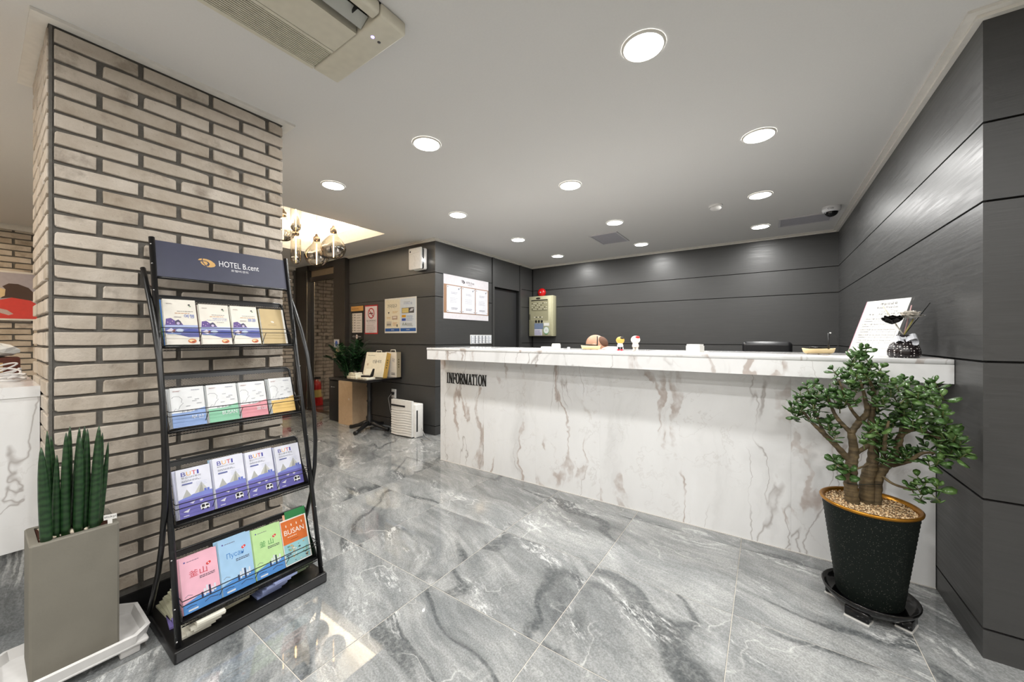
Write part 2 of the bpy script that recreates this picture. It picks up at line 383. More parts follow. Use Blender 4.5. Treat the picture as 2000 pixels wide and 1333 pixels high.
# light strips hidden on the ledge of the recess (real cove lighting)
COVE = emis('warm_led_strip', (255, 243, 226), 80.0)
for k, a in enumerate(((CX0 - .10, CX0 - .06, CY0, CY1), (CX1 + .06, CX1 + .10, CY0, CY1), (CX0, CX1, CY0 - .10, CY0 - .06), (CX0, CX1, CY1 + .06, CY1 + .10))):
    sd = ('far left', 'near right', 'front', 'back')[k]
    solo('cove_light_strip', MB(COVE).box(*a, ZC + 0.171, ZC + 0.186), (a[0], a[2], ZC + 0.171), 'warm light strip on the %s ledge of the ceiling recess' % sd, 'light strip', 'cove light strips')

# ceiling trims along the walls
tr = MB(TRIM)
def trim_run(x0, x1, y0, y1): tr.box(x0, x1, y0, y1, 2.401, ZC + 0.001)
trim_run(0.618, 0.672, 2.09, 5.48); trim_run(0.672, 3.4, 2.09, 2.142); trim_run(-3.34, 0.618, 5.43, 5.482); trim_run(-3.342, -3.29, 3.15, 5.43)
trim_run(-6.69, -3.342, 3.15, 3.202); trim_run(-6.702, -6.65, -3.0, 3.15)
tr.box(0.648, 0.672, 2.118, 5.48, 2.388, 2.401).box(0.672, 3.4, 2.118, 2.142, 2.388, 2.401).box(-3.34, 0.648, 5.458, 5.482, 2.388, 2.401).box(-3.342, -3.318, 3.176, 5.458, 2.388, 2.401).box(-6.69, -3.342, 3.176, 3.202, 2.388, 2.401).box(-6.702, -6.66, -3.0, 3.176, 2.36, 2.401)
solo('trim_2', tr, (0.62, 2.1, 2.388), kind='structure')

# walls: backing slabs with one object per charcoal board
SE = [0.0, 0.11, 0.595, 1.11, 1.71, 2.005, 2.399]
G = 0.0042
def panel_wall(name, backing, boards):
    """boards: list of (x0,x1,y0,y1,z0,z1) already with joints"""
    wl = solo(name, MB(SEAM).box(*backing), (backing[0], backing[2], 0), kind='structure')
    for b in boards:
        me = MB(PANEL).box(*b); part('panel', me, wl)
    return wl
TH = 0.014
wr = panel_wall('wall_right', (0.67 + TH, 0.80, 2.14 + TH, 5.6, 0, ZC), [(0.67, 0.67 + TH, 2.14, 5.48, SE[k] + (G if k else 0), SE[k + 1] - G) for k in range(6)])
wrr = panel_wall('wall_right_return', (0.80, 3.5, 2.14 + TH, 2.27, 0, ZC), [(0.67 + TH, 3.4, 2.14, 2.14 + TH, SE[k] + (G if k else 0), SE[k + 1] - G) for k in range(6)])
wb = panel_wall('wall_back', (-3.4, 0.67, 5.48 + TH, 5.6, 0, ZC), [(-3.32, 0.67, 5.48, 5.48 + TH, SE[k] + (G if k else 0), SE[k + 1] - G) for k in range(6)])
bo = []
for k in range(6):
    z0, z1 = SE[k] + (G if k else 0), SE[k + 1] - G
    bo.append((-3.34 - TH, -3.34, 3.2, 4.335, z0, z1)); bo.append((-3.34 - TH, -3.34, 5.13, 5.48, z0, z1))
bo += [(-3.34 - TH, -3.325, 4.341, 4.385, 0, 2.399), (-3.34 - TH, -3.325, 5.08, 5.124, 0, 2.399), (-3.34 - TH, -3.34, 4.391, 5.074, 1.965, 2.399)]
wl_ = solo('wall_alcove_side', MB(SEAM).box(-3.46, -3.34 - TH, 3.22, 4.385, 0, ZC).box(-3.46, -3.34 - TH, 5.08, 5.5, 0, ZC).box(-3.46, -3.34 - TH, 4.385, 5.08, 1.965, ZC), (-3.46, 3.22, 0), kind='structure')
for b in bo: part('panel', MB(PANEL).box(*b), wl_)
wa = panel_wall('wall_alcove_front', (-5.17, -3.355, 3.2 + TH, 3.3, 0, ZC), [(-5.17, -3.34 - TH, 3.2, 3.2 + TH, SE[k] + (G if k else 0), SE[k + 1] - G) for k in range(6)])
d2 = solo('door_1', MB(flat((44, 44, 45), 0.45)).box(-3.45, -3.405, 4.39, 5.075, 0.005, 1.955), (-3.43, 4.39, 0.005), kind='structure')
part('door_handle', MB(flat((120, 118, 112), 0.3, 1.0)).tube([(-3.405, 4.45, 0.98), (-3.36, 4.45, 0.98), (-3.36, 4.56, 0.98)], 0.009), d2)
part('door_stop', MB(SEAM).box(-3.46, -3.45, 4.386, 5.079, 0, 1.964), d2)

# lift portal on the alcove front
lp = solo('door_2', MB(flat((46, 42, 38), 0.35)).box(-6.66, -6.27, 3.13, 3.5, 0, 2.395).box(-5.48, -5.175, 3.13, 3.5, 0, 2.395).box(-6.27, -5.48, 3.15, 3.5, 2.31, 2.395).box(-6.27, -5.48, 3.16, 3.5, 2.13, 2.20), (-6.66, 3.13, 0), kind='structure')
part('transom', MB(flat((150, 132, 108), 0.6)).box(-6.27, -5.48, 3.20, 3.24, 2.20, 2.31), lp)
for a, b in ((-6.268, -5.878), (-5.872, -5.482)): part('lift_door_leaf', MB(STEEL).box(a, b, 3.185, 3.21, 0.012, 2.128), lp)
part('sill', MB(flat((150, 146, 140), 0.3, 1.0)).box(-6.27, -5.48, 3.13, 3.21, 0.0, 0.011), lp)
part('frame_edge', MB(flat((170, 165, 155), 0.2, 1.0)).box(-6.278, -6.268, 3.122, 3.13, 0, 2.31), lp)

# left brick wall, far
BH, BP, BL, BJ = 0.0535, 0.065, 0.231, 0.0175
def brick_mesh(L, seed, depth=0.0125, H=BH):
    r = random.Random(seed); pts = []
    nx = max(2, int(L / 0.06))
    for k in range(nx + 1): pts.append((-L / 2 + L * k / nx, -H / 2))
    for k in range(nx + 1): pts.append((L / 2 - L * k / nx, H / 2))
    out = []
    for i, (x, y) in enumerate(pts):
        cx = abs(abs(x) - L / 2) < 1e-6
        ch = r.choice((0.0005, 0.001, 0.001, 0.0015, 0.002, 0.002, 0.003, 0.0075)) if cx else 0
        out.append((x - math.copysign(ch, x) + r.uniform(-1, 1) * 0.0012, y - math.copysign(ch * 0.7, y) + r.uniform(-1, 1) * 0.0013))
        if cx and r.random() < 0.8:
            q = (x - math.copysign(ch * 0.25, x), y - math.copysign(ch * 1.3 + 0.0012, y))
            if i in (nx, 2 * nx + 1): out.append(q)
            else: out.insert(len(out) - 1, q)
    n = len(out); b = MB(BRICK); rr = 0.0022
    c = [(x * (1 - rr / (L / 2)), y * (1 - rr / (H / 2))) for x, y in out]
    # local frame: x along, z up, front toward -y
    vs = [(x, 0, y) for x, y in out] + [(x, -depth + 0.003 + r.uniform(-1, 1) * 0.0006, y) for x, y in out] + [(x, -depth + r.uniform(-1, 1) * 0.0008, y) for x, y in c]
    fs = [[2 * n + k for k in range(n)]]
    for k in range(n):
        k2 = (k + 1) % n; fs += [(k, k2, n + k2, n + k), (n + k, n + k2, 2 * n + k2, 2 * n + k)]
    return b.add(vs, fs).mesh('brick')
BV = {}
def brick_var(L, k):
    key = (round(L, 3), k)
    if key not in BV: BV[key] = brick_mesh(L, hash(key) % 9999)
    return BV[key]
def row_bricks(k, a, b):
    """brick spans along one course between a and b, running bond"""
    out = []; x = a
    first = BL if k % 2 == 0 else 0.109
    L = first
    while x < b - 0.02:
        e_ = min(x + L, b)
        if e_ - x > 0.03: out.append((x, e_))
        x = e_ + BJ; L = BL
    return out
def lay(parent, k, x, y, ang, z, L, rr):
    me = brick_var(round(L, 3), rr.randrange(7 if L > 0.2 else 3))
    return piece('brick', me, parent, (x, y, z), (0, 0, ang), (1, 1, 1))

NR = 37
wlf = solo('wall_left', MB(MORTAR).box(-6.85, -6.712, -3.0, 3.3, 0, ZC), (-6.85, -3, 0), kind='structure')
far = MB(BRICK); rr = random.Random(3)
for k in range(NR):
    z = 2.396 - BP * k - BH / 2
    if z < 0.03: continue
    for (a, b) in row_bricks(k, -2.98, 3.11):
        c = (a + b) / 2
        if -0.12 < c < 0.62 and z > 0.85: lay(wlf, k, -6.712, c, math.pi / 2, z, b - a, rr)
        else: far.box(-6.712, -6.693 + rr.uniform(-.002, .002), a, b, z - BH / 2, z + BH / 2)
part('brick_courses', far, wlf, kind='stuff')

# other walls that close the room behind the camera
solo('wall_front', MB(PLAIN).box(-6.9, 3.5, -3.1, -3.0, 0, ZC), (-6.9, -3.1, 0), kind='structure')
solo('wall_entrance', MB(PLAIN).box(3.4, 3.5, -3.0, 2.14, 0, ZC), (3.4, -3, 0), kind='structure')

# brick pillar
PX, PY0, PY1, PXB = -2.255, 0.160, 0.992, -2.86
pil = solo('wall_pillar', MB(MORTAR).box(PXB, PX - 0.010, PY0 + 0.010, PY1 - 0.010, 0, ZC), (PXB, PY0, 0), kind='structure')
rr = random.Random(11); side = MB(BRICK)
for k in range(NR):
    z = 2.392 - BP * k - BH / 2
    if z < 0.11: continue
    for (a, b) in row_bricks(k, 0.1745, 0.990):
        lay(pil, k, PX - 0.010, (a + b) / 2, math.pi / 2, z, b - a, rr)
    for (a, b) in row_bricks(k + 1, 0.0, 0.575):
        lay(pil, k, -2.274 - (a + b) / 2, PY0 + 0.010, 0, z, b - a, rr)
    for (a, b) in row_bricks(k + 1, 0.0, 0.575): side.box(-2.274 - b, -2.274 - a, PY1 - 0.010, PY1 + 0.001, z - BH / 2, z + BH / 2)
part('brick_courses', side, pil, kind='stuff')
part('corner_joint', MB(MORTAR).box(PX - 0.010, PX - 0.004, PY0 + 0.002, PY0 + 0.010, 0.1, ZC), pil)
solo('baseboard_pillar', MB(flat((22, 22, 23), 0.35)).box(PX - 0.014, PX + 0.004, PY0 - 0.006, PY1 + 0.008, 0, 0.095).box(PXB, PX - 0.014, PY0 - 0.006, PY0 + 0.012, 0, 0.095), (PX, PY0, 0), kind='structure')
tp = MB(TRIM); a = 0.045
tp.box(PX, PX + a, PY0 - a, PY1 + a, 2.400, ZC).box(PXB - a, PX, PY0 - a, PY0, 2.400, ZC).box(PXB - a, PX, PY1, PY1 + a, 2.400, ZC)
solo('trim_3', tp, (PX, PY0, 2.4), kind='structure')

# ================================================================== LIGHTS
GLOW = emis('downlight_diffuser', (252, 251, 248), 12.0)
GLOWW = emis('added_warm_downlight_diffuser', (255, 226, 185), 10.0)
def downlight(x, y, label, warm=False, r=0.078, group='round ceiling downlights'):
    t = thing('downlight', (x, y, ZC - 0.012), label, 'light', group)
    part('trim_ring', MB(TRIM).lathe((x, y, ZC), [(r, -0.006), (r + 0.001, -0.0085), (r + 0.006, -0.008), (r + 0.010, -0.001)], 28), t)
    part('diffuser', MB(GLOWW if warm else GLOW).disc((x, y, ZC - 0.0075), r, 28, down=True), t)
    ld = bpy.data.lights.new('downlight_lamp', 'AREA'); ld.shape = 'DISK'; ld.size = 2 * r - 0.004; ld.energy = LAMP * (0.8 if warm else 1.0) * math.pi ** 2 * r * r; ld.color = lin((255, 226, 185) if warm else (252, 251, 248))
    lo = link(bpy.data.objects.new('downlight_lamp', ld), t); lo.location = (0, 0, 0.012 - 0.0105)
    return t
for x, y, lb in ((-0.42, 1.575, 'largest round downlight at the top centre of the ceiling'),
                 (-1.745, 1.60, 'round downlight in front of the brick pillar side of the ceiling'),
                 (-2.83, 1.615, 'leftmost round downlight right of the brick pillar'),
                 (-0.035, 2.66, 'round downlight nearest the camera in the row along the right wall'),
                 (-1.28, 2.68, 'round downlight above the middle of the counter front'),
                 (-2.50, 2.70, 'round downlight above the left end of the counter'),
                 (-0.04, 3.78, 'second round downlight from the camera along the right wall'),
                 (-1.31, 3.815, 'round downlight beside the grey access panel near the back'),
                 (-2.52, 3.805, 'round downlight near the dark door in the left side wall'),
                 (-0.05, 4.85, 'farthest round downlight in the row along the right wall'),
                 (-1.33, 4.895, 'round downlight nearest the middle of the back wall'),
                 (-2.545, 4.90, 'farthest left round downlight near the fire alarm panel')): downlight(x, y, lb)
for x, y in ((0.75, 0.45), (-0.45, 0.42), (1.9, 0.9), (-2.0, -0.75), (-0.7, -0.75), (0.6, -0.75), (1.9, -0.75), (-2.0, -2.0), (-0.7, -2.0), (0.6, -2.0), (1.9, -2.0)):
    downlight(x, y, 'added unseen round downlight in the ceiling behind the photographer', group='added unseen downlights behind the photographer')  # lamps out of frame, added to light the room
for x, y in ((-3.6, -0.9), (-5.0, -0.9), (-6.0, -0.5), (-4.6, -2.0)):
    downlight(x, y, 'added unseen warm round downlight over the left lounge side', True, group='added unseen warm downlights on the lounge side')  # added out of view to give the left side its warm light

# pendants
def m_smoke():
    m = Mat('smoked_glass'); tc = m.n('TexCoord').outputs['Generated']; z = m.n('SeparateXYZ', {0: tc}).outputs[2]
    f = m.ramp(z, [(0.32, 1.0), (0.62, 0.0)])
    gl = m.n('BsdfGlass', {'Color': (1, 0.96, 0.9, 1), 'Roughness': 0.0, 'IOR': 1.05}); mt = m.n('BsdfGlossy', {'Color': (0.40, 0.375, 0.35, 1), 'Roughness': 0.02})
    tr_ = m.n('BsdfTransparent', {'Color': (0.95, 0.92, 0.86, 1)})
    lw = m.n('LayerWeight', {'Blend': 0.35}).outputs[1]
    clear = m.n('MixShader', {0: m.math('ADD', m.math('MULTIPLY', lw, 0.6), 0.12), 1: tr_.outputs[0], 2: mt.outputs[0]})
    smoke = m.n('MixShader', {0: 0.86, 1: tr_.outputs[0], 2: mt.outputs[0]})
    mx = m.n('MixShader', {0: f, 1: clear.outputs[0], 2: smoke.outputs[0]})
    m.link(mx.outputs[0], m.t.nodes['Material Output'].inputs[0]); return m.m
SMOKE = m_smoke(); FIL = emis('glowing_filament', (255, 205, 140), 38.0); BRASS = flat((140, 126, 110), 0.25, 1.0)
def pendant(x, y, zc, kind, label):
    t = thing('pendant_lamp', (x, y, zc), label, 'lamp', 'smoked glass pendant lamps')
    if kind == 'globe': prof = [(0.002, -0.125), (0.05, -0.118), (0.095, -0.088), (0.121, -0.04), (0.125, 0.0), (0.11, 0.042), (0.08, 0.082), (0.05, 0.115), (0.036, 0.145), (0.034, 0.165)]; top = 0.165
    else: prof = [(0.002, -0.16), (0.03, -0.15), (0.048, -0.12), (0.052, -0.06), (0.05, 0.05), (0.048, 0.12), (0.036, 0.15), (0.03, 0.165)]; top = 0.165
    fine = []
    for i in range(len(prof) - 1):
        q0, q1, q2, q3 = (Vector(prof[k]) for k in (max(i - 1, 0), i, i + 1, min(i + 2, len(prof) - 1)))
        for k in range(4):
            u = k / 4; c_ = 0.5 * ((2 * q1) + (q2 - q0) * u + (2 * q0 - 5 * q1 + 4 * q2 - q3) * u * u + (3 * q1 - q0 - 3 * q2 + q3) * u ** 3); fine.append((max(c_.x, 0.001), c_.y))
    fine.append(prof[-1])
    part('glass_bulb', MB(SMOKE).lathe((x, y, zc), fine, 48), t)
    part('socket', MB(BRASS).lathe((x, y, zc + top - 0.012), [(0.001, 0.085), (0.012, 0.08), (0.018, 0.06), (0.034, 0.045), (0.036, 0.012), (0.03, 0.0), (0.001, 0.0)], 16), t)
    part('filament', MB(FIL).tube([(x, y, zc - 0.11), (x, y, zc + 0.12)], 0.006, 8), t)
    part('cord', MB(flat((90, 80, 66), 0.7)).tube([(x, y, zc + top + 0.06), (x, y, ZC + 0.34)], 0.0025, 6), t)
pendant(-3.86, 2.205, 2.18, 'globe', 'globe pendant lamp, the one farthest right of the cluster')
pendant(-4.16, 2.18, 2.13, 'globe', 'lower globe pendant lamp left of the rightmost one')
pendant(-4.22, 1.985, 2.16, 'tube', 'long tube pendant lamp hanging low beside the pillar edge')
pendant(-4.05, 1.905, 2.47, 'tube', 'long tube pendant lamp hanging high in the ceiling recess')
pendant(-4.50, 1.98, 2.42, 'globe', 'globe pendant lamp half hidden behind the brick pillar edge')

# ================================================================== RECEPTION COUNTER
CYF, CTF = 2.60, 2.385
ct = thing('reception_counter', (-0.98, 2.6, 0), 'long white marble reception counter with brown veins and thick top', 'counter')
seams = [-2.64, -2.094, -1.553, -1.003, 0.116, 0.668]
for a, b in zip(seams[:-1], seams[1:]):
    c = ((a + b) / 2, CYF, 0.5)
    o = part('marble_slab', MB(MARBLE).box(a + 0.0002, b - 0.0002, CYF, CYF + 0.02, 0.004, 0.999), ct)
part('carcass', MB(flat((200, 196, 190), 0.6)).box(-2.62, 0.666, CYF + 0.02, 3.0, 0.0, 0.998).box(-2.64, -2.62, CYF + 0.02, 3.0, 0.0, 0.998), ct)
part('countertop', MB(MARBLE).rbox(-2.604, 0.668, CTF, 3.02, 1.084, 1.106, 0.002, 1), ct)
part('fascia', MB(MARBLE).box(-2.600, 0.668, CTF + 0.003, CTF + 0.023, 1.0, 1.0835).box(-2.600, -2.58, CTF + 0.023, 3.02, 1.0, 1.0835).box(-2.58, 0.668, CTF + 0.023, 3.02, 1.0, 1.012), ct)
part('base_bead', MB(flat((214, 210, 204), 0.5)).box(-2.64, 0.668, CYF - 0.004, CYF + 0.001, 0.0, 0.0045), ct)

# serif letters I N F O R M A T I O N standing off the marble
def serif(ch, w):
    t = 0.20 * w; th_ = 0.09 * w; sh = 0.05
    P = []
    def stem(x, tk=t): P.append([(x, 0), (x + tk, 0), (x + tk, 1), (x, 1)])
    def foot(x0, x1, y): P.append([(x0, y), (x1, y), (x1, y + sh), (x0, y + sh)])
    if ch == 'I': stem(0.35 * w); foot(0.15 * w, 0.85 * w, 0); foot(0.15 * w, 0.85 * w, 1 - sh)
    elif ch == 'N': stem(0.12 * w, th_ * 1.3); stem(0.76 * w, th_ * 1.3); P.append([(0.1 * w, 1), (0.34 * w, 1), (0.9 * w, 0), (0.68 * w, 0)]); foot(0, 0.38 * w, 0); foot(0, 0.3 * w, 1 - sh); foot(0.62 * w, w, 1 - sh)
    elif ch == 'F': stem(0.18 * w); foot(0.05 * w, 0.62 * w, 0); foot(0.05 * w, 0.95 * w, 1 - sh * 1.3); P.append([(0.4 * w, 0.46), (0.75 * w, 0.46), (0.75 * w, 0.54), (0.4 * w, 0.54)]); P.append([(0.85 * w, 0.78), (0.95 * w, 0.72), (0.95 * w, 1), (0.8 * w, 1)]); P.append([(0.68 * w, 0.36), (0.78 * w, 0.36), (0.78 * w, 0.64), (0.68 * w, 0.64)])
    elif ch == 'O':
        n = 20
        for k in range(n):
            q = []
            for (kk, e_) in ((k, 0), (k + 1, 0), (k + 1, 1), (k, 1)):
                a_ = 2 * math.pi * kk / n; rx = 0.48 * w if e_ == 0 else 0.26 * w; ry = 0.52 if e_ == 0 else 0.45
                q.append((0.5 * w + rx * math.cos(a_), 0.5 + ry * math.sin(a_)))
            P.append(q)
    elif ch == 'R':
        stem(0.14 * w); foot(0.02 * w, 0.55 * w, 0); P.append([(0.02 * w, 1 - sh), (0.5 * w, 1 - sh), (0.5 * w, 1), (0.02 * w, 1)]); n = 10
        for k in range(n):
            q = []
            for (kk, e_) in ((k, 0), (k + 1, 0), (k + 1, 1), (k, 1)):
                a_ = -math.pi / 2 + math.pi * kk / n; rx, ry = ((0.46 * w, 0.27) if e_ == 0 else (0.2 * w, 0.2)); q.append((0.44 * w + rx * math.cos(a_), 0.73 + ry * math.sin(a_)))
            P.append(q)
        P.append([(0.42 * w, 0.5), (0.66 * w, 0.5), (1.02 * w, 0.0), (0.72 * w, 0.0)])
    elif ch == 'M': stem(0.08 * w, th_); stem(0.72 * w, t * 0.8); P.append([(0.06 * w, 1), (0.26 * w, 1), (0.58 * w, 0.08), (0.46 * w, 0.0)]); P.append([(0.78 * w, 1), (0.9 * w, 1), (0.58 * w, 0.05), (0.48 * w, 0.05)]); foot(0, 0.28 * w, 0); foot(0.62 * w, 1.04 * w, 0); foot(0, 0.25 * w, 1 - sh); foot(0.72 * w, 1.04 * w, 1 - sh)
    elif ch == 'A': P.append([(0.1 * w, 0), (0.24 * w, 0), (0.56 * w, 1), (0.44 * w, 1)]); P.append([(0.66 * w, 0), (0.90 * w, 0), (0.60 * w, 1), (0.42 * w, 1)]); P.append([(0.26 * w, 0.3), (0.74 * w, 0.3), (0.74 * w, 0.38), (0.26 * w, 0.38)]); foot(0, 0.36 * w, 0); foot(0.54 * w, 1.02 * w, 0)
    elif ch == 'T': stem(0.35 * w); foot(0.18 * w, 0.82 * w, 0); foot(0, w, 1 - sh * 1.3); P.append([(0, 0.74), (0.08 * w, 0.74), (0.2 * w, 1), (0, 1)]); P.append([(0.92 * w, 0.74), (w, 0.74), (w, 1), (0.8 * w, 1)])
    return P
LM = flat((46, 45, 44), 0.45, 0.4); x = -2.553; H_ = 0.100
sign = thing('letter_sign', (-2.3, CYF, 0.762), 'dark metal serif lettering spelling INFORMATION on the marble counter front', 'sign')
for ch in 'INFORMATION':
    wd = {'I': 0.030, 'M': 0.060, 'N': 0.050, 'O': 0.050, 'A': 0.050, 'F': 0.042, 'R': 0.050, 'T': 0.044}[ch] * 0.99
    b = MB(LM)
    for pl in serif(ch, wd / H_): b.prism([(px * H_, py * H_) for px, py in pl], (x, CYF - 0.001, 0.763), (1, 0, 0), (0, 0, 1), (0, -0.007, 0))
    part('letter', b, sign); x += wd * 0.955 + 0.0012

# ================================================================== BROCHURE RACK
YL, YR = 0.432, 0.968
rack = thing('brochure_rack', (-1.95, 0.70, 0), 'black metal brochure stand with four mesh shelves and a navy sign on top', 'rack')
XT, ZT, XB_, ZB_ = -2.175, 1.632, -1.803, 0.045
def post_x(z): return XT + (XB_ - XT) * (ZT - z) / (ZT - ZB_)
part('base', MB(METALB).rbox(-2.215, -1.778, 0.413, 0.984, 0.0, 0.046, 0.006, 2), rack)
part('base_front_strip', MB(flat((58, 58, 60), 0.4)).box(-1.779, -1.7765, 0.42, 0.977, 0.008, 0.040), rack)
crv = [(-2.222, 1.50), (-2.18, 1.45), (-2.115, 1.36), (-2.04, 1.24), (-1.98, 1.12), (-1.935, 0.97), (-1.905, 0.81), (-1.893, 0.68), (-1.90, 0.55), (-1.935, 0.40), (-1.985, 0.27), (-2.055, 0.15), (-2.125, 0.046)]
for y, yy in ((YL, YL - 0.010), (YR, YR + 0.010)):
    p_ = part('post', MB(METALB).tube([(XT, y, ZT), (XB_, y, ZB_)], 0.0105, 10), rack)
    part('bent_leg', MB(METALB).tube([(x_, yy + (0.0 if 0 else math.copysign(0.008, yy - 0.7)), z_) for x_, z_ in crv], 0.0095, 10), rack)
    sc_ = MB(flat((200, 200, 200), 0.25, 1.0))
    for zz in (1.60, 1.515, 1.40, 1.05, 0.70, 0.35, 0.18, 0.07): sc_.ball((post_x(zz) + 0.0098, y + math.copysign(0.006, 0.7 - y) * -1, zz), 0.0035, 6, 4)
    part('screws', sc_, p_, kind='stuff')
# header sign
lean = math.atan2(XB_ - XT, ZT - ZB_)
UP = Vector((-math.sin(lean), 0, math.cos(lean))); NN = Vector((math.cos(lean), 0, math.sin(lean)))
NAVY = flat((52, 54, 74), 0.4)
h0 = Vector((post_x(1.462), YL + 0.010, 1.462)); hw, hh = YR - YL - 0.02, 0.165
hd = part('header_sign', MB(NAVY).prism([(0, 0), (hw, 0), (hw, hh), (0, hh)], h0, (0, 1, 0), UP, -NN * 0.006), rack, 'navy sign with gold swirl logo and white lettering')
def logo(p, x, y, s, gold, dark, lite=None):
    """swirled oval emblem, s = width"""
    p.poly([(x + s * a, y + s * b) for a, b in ((-.50, .16), (-.42, .27), (-.25, .33), (0, .32), (.25, .24), (.44, .08), (.50, -.08), (.42, -.2), (.22, -.27), (.0, -.28), (-.12, -.22), (.08, -.14), (.16, -.02), (.1, .1), (-.06, .18), (-.26, .18))], gold)
    p.poly([(x + s * a, y + s * b) for a, b in ((-.38, .06), (-.2, .14), (-.02, .12), (.06, .0), (-.02, -.12), (-.16, -.2), (-.3, -.1))], gold)
    p.stroke([(x + s * a, y + s * b) for a, b in ((-.22, .36), (-.26, .2), (-.22, .02), (-.12, -.12), (-.02, -.26))], s * 0.055, dark)
    p.stroke([(x + s * a, y + s * b) for a, b in ((-.46, .1), (-.28, .16), (-.05, .16), (.1, .06), (.13, -.08), (.02, -.22))], s * 0.05, dark)
GOLD = flat((198, 156, 92), 0.45); LETW = flat((225, 225, 228), 0.5)
pr = Print(h0, (0, 1, 0), UP)
logo(pr, 0.175, 0.088, 0.066, GOLD, NAVY)
pr.text('HOTEL B.cent', 0.222, 0.081, 0.0285, LETW, 0.168)
pr.text('호텔비센트', 0.268, 0.061, 0.0115, LETW, 0.075)
part('header_print', pr, hd)
part('header_rail', MB(METALB).tube([(h0.x, YL, 1.458), (h0.x, YR, 1.458)], 0.006, 8), rack)
# shelves
def net(b, o, X, Y, w_, h_, pw, ph, t):
    """diamond net of thin bars"""
    o, X, Y = Vector(o), Vector(X), Vector(Y); N_ = X.cross(Y) * t
    k = ph / pw
    for sg in (1, -1):
        c = -w_ * k if sg > 0 else 0.0
        end = h_ if sg > 0 else h_ + w_ * k
        c = math.floor(c / ph) * ph
        while c < end:
            c += ph
            pts = []
            # y = c + sg*k*x
            for xx in (0, w_):
                yy = c + sg * k * xx
                if 0 <= yy <= h_: pts.append((xx, yy))
            for yy in (0, h_):
                xx = (yy - c) / (sg * k)
                if 0 < xx < w_: pts.append((xx, yy))
            if len(pts) < 2: continue
            (x0, y0), (x1, y1) = pts[0], pts[1]
            d = Vector((x1 - x0, y1 - y0))
            if d.length < 0.004: continue
            n = Vector((-d.y, d.x)).normalized() * t / 2
            q = [(x0 + n.x, y0 + n.y), (x1 + n.x, y1 + n.y), (x1 - n.x, y1 - n.y), (x0 - n.x, y0 - n.y)]
            b.add([o + X * a + Y * c_ for a, c_ in q] + [o + X * a + Y * c_ + N_ for a, c_ in q], [(3, 2, 1, 0), (4, 5, 6, 7), (0, 1, 5, 4), (2, 3, 7, 6)])
SHELF = [1.160, 0.816, 0.462, 0.118]
LEAN = math.radians(19.5); UB = Vector((-math.sin(LEAN), 0, math.cos(LEAN))); NB = Vector((math.cos(LEAN), 0, math.sin(LEAN)))
y0, y1 = YL + 0.013, YR - 0.013
for zb in SHELF:
    xf = post_x(zb)
    bo_ = Vector((xf - 0.048, y0, zb)); Wd, Hd = y1 - y0, 0.238
    fr = MB(METALB)
    bt = bo_ + UB * Hd
    fr.tube([bo_, bt - UB * 0.012, bt + Vector((0, 0.012, 0)), bt + Vector((0, Wd - 0.012, 0)), bo_ + Vector((0, Wd, 0)) + UB * (Hd - 0.012), bo_ + Vector((0, Wd, 0))], 0.0045, 8)
    fr.prism([(0, Hd - 0.022), (Wd, Hd - 0.022), (Wd, Hd - 0.002), (0, Hd - 0.002)], bo_, (0, 1, 0), UB, NB * 0.0015)
    fr.box(xf - 0.050, xf + 0.002, y0, y1, zb - 0.003, zb)
    for yy in (y0, y1 - 0.002): fr.prism([(0, 0), (0.050, 0), (0.050, 0.022), (-0.048 * 0.3, 0.10), (-0.065, Hd * 0.93)], (xf - 0.048, yy, zb), (1, 0, 0), (0, 0, 1), (0, 0.002, 0))
    fr.tube([(xf, y0 - 0.012, zb), (xf, y1 + 0.012, zb)], 0.0055, 8)
    sh = part('shelf', fr, rack)
    nb = MB(METALB); net(nb, bo_, (0, 1, 0), UB, Wd, Hd - 0.02, 0.0105, 0.0055, 0.0012)
    part('mesh_back', nb, sh)
    lb = MB(METALB); net(lb, (xf + 0.001, y0, zb - 0.014), (0, 1, 0), (0, 0, 1), Wd, 0.012, 0.0105, 0.0055, 0.0012); lb.tube([(xf, y0, zb - 0.015), (xf, y1, zb - 0.015)], 0.002, 6)
    part('mesh_lip', lb, sh)
    for dz in (0.064, 0.083): part('front_wire', MB(METALB).tube([(xf - 0.044, y0, zb + dz), (xf + 0.004, y0, zb + dz), (xf + 0.004, y1, zb + dz), (xf - 0.044, y1, zb + dz)], 0.0018, 6), sh)
    for k in (1, 2, 3):
        yy = y0 + Wd * k / 4
        part('divider', MB(METALB).tube([(xf - 0.046, yy, zb + 0.004), (xf + 0.003, yy, zb + 0.064)], 0.0014, 6).tube([(xf - 0.046, yy, zb + 0.004), (xf - 0.098, yy, zb + 0.15)], 0.0014, 6), sh)

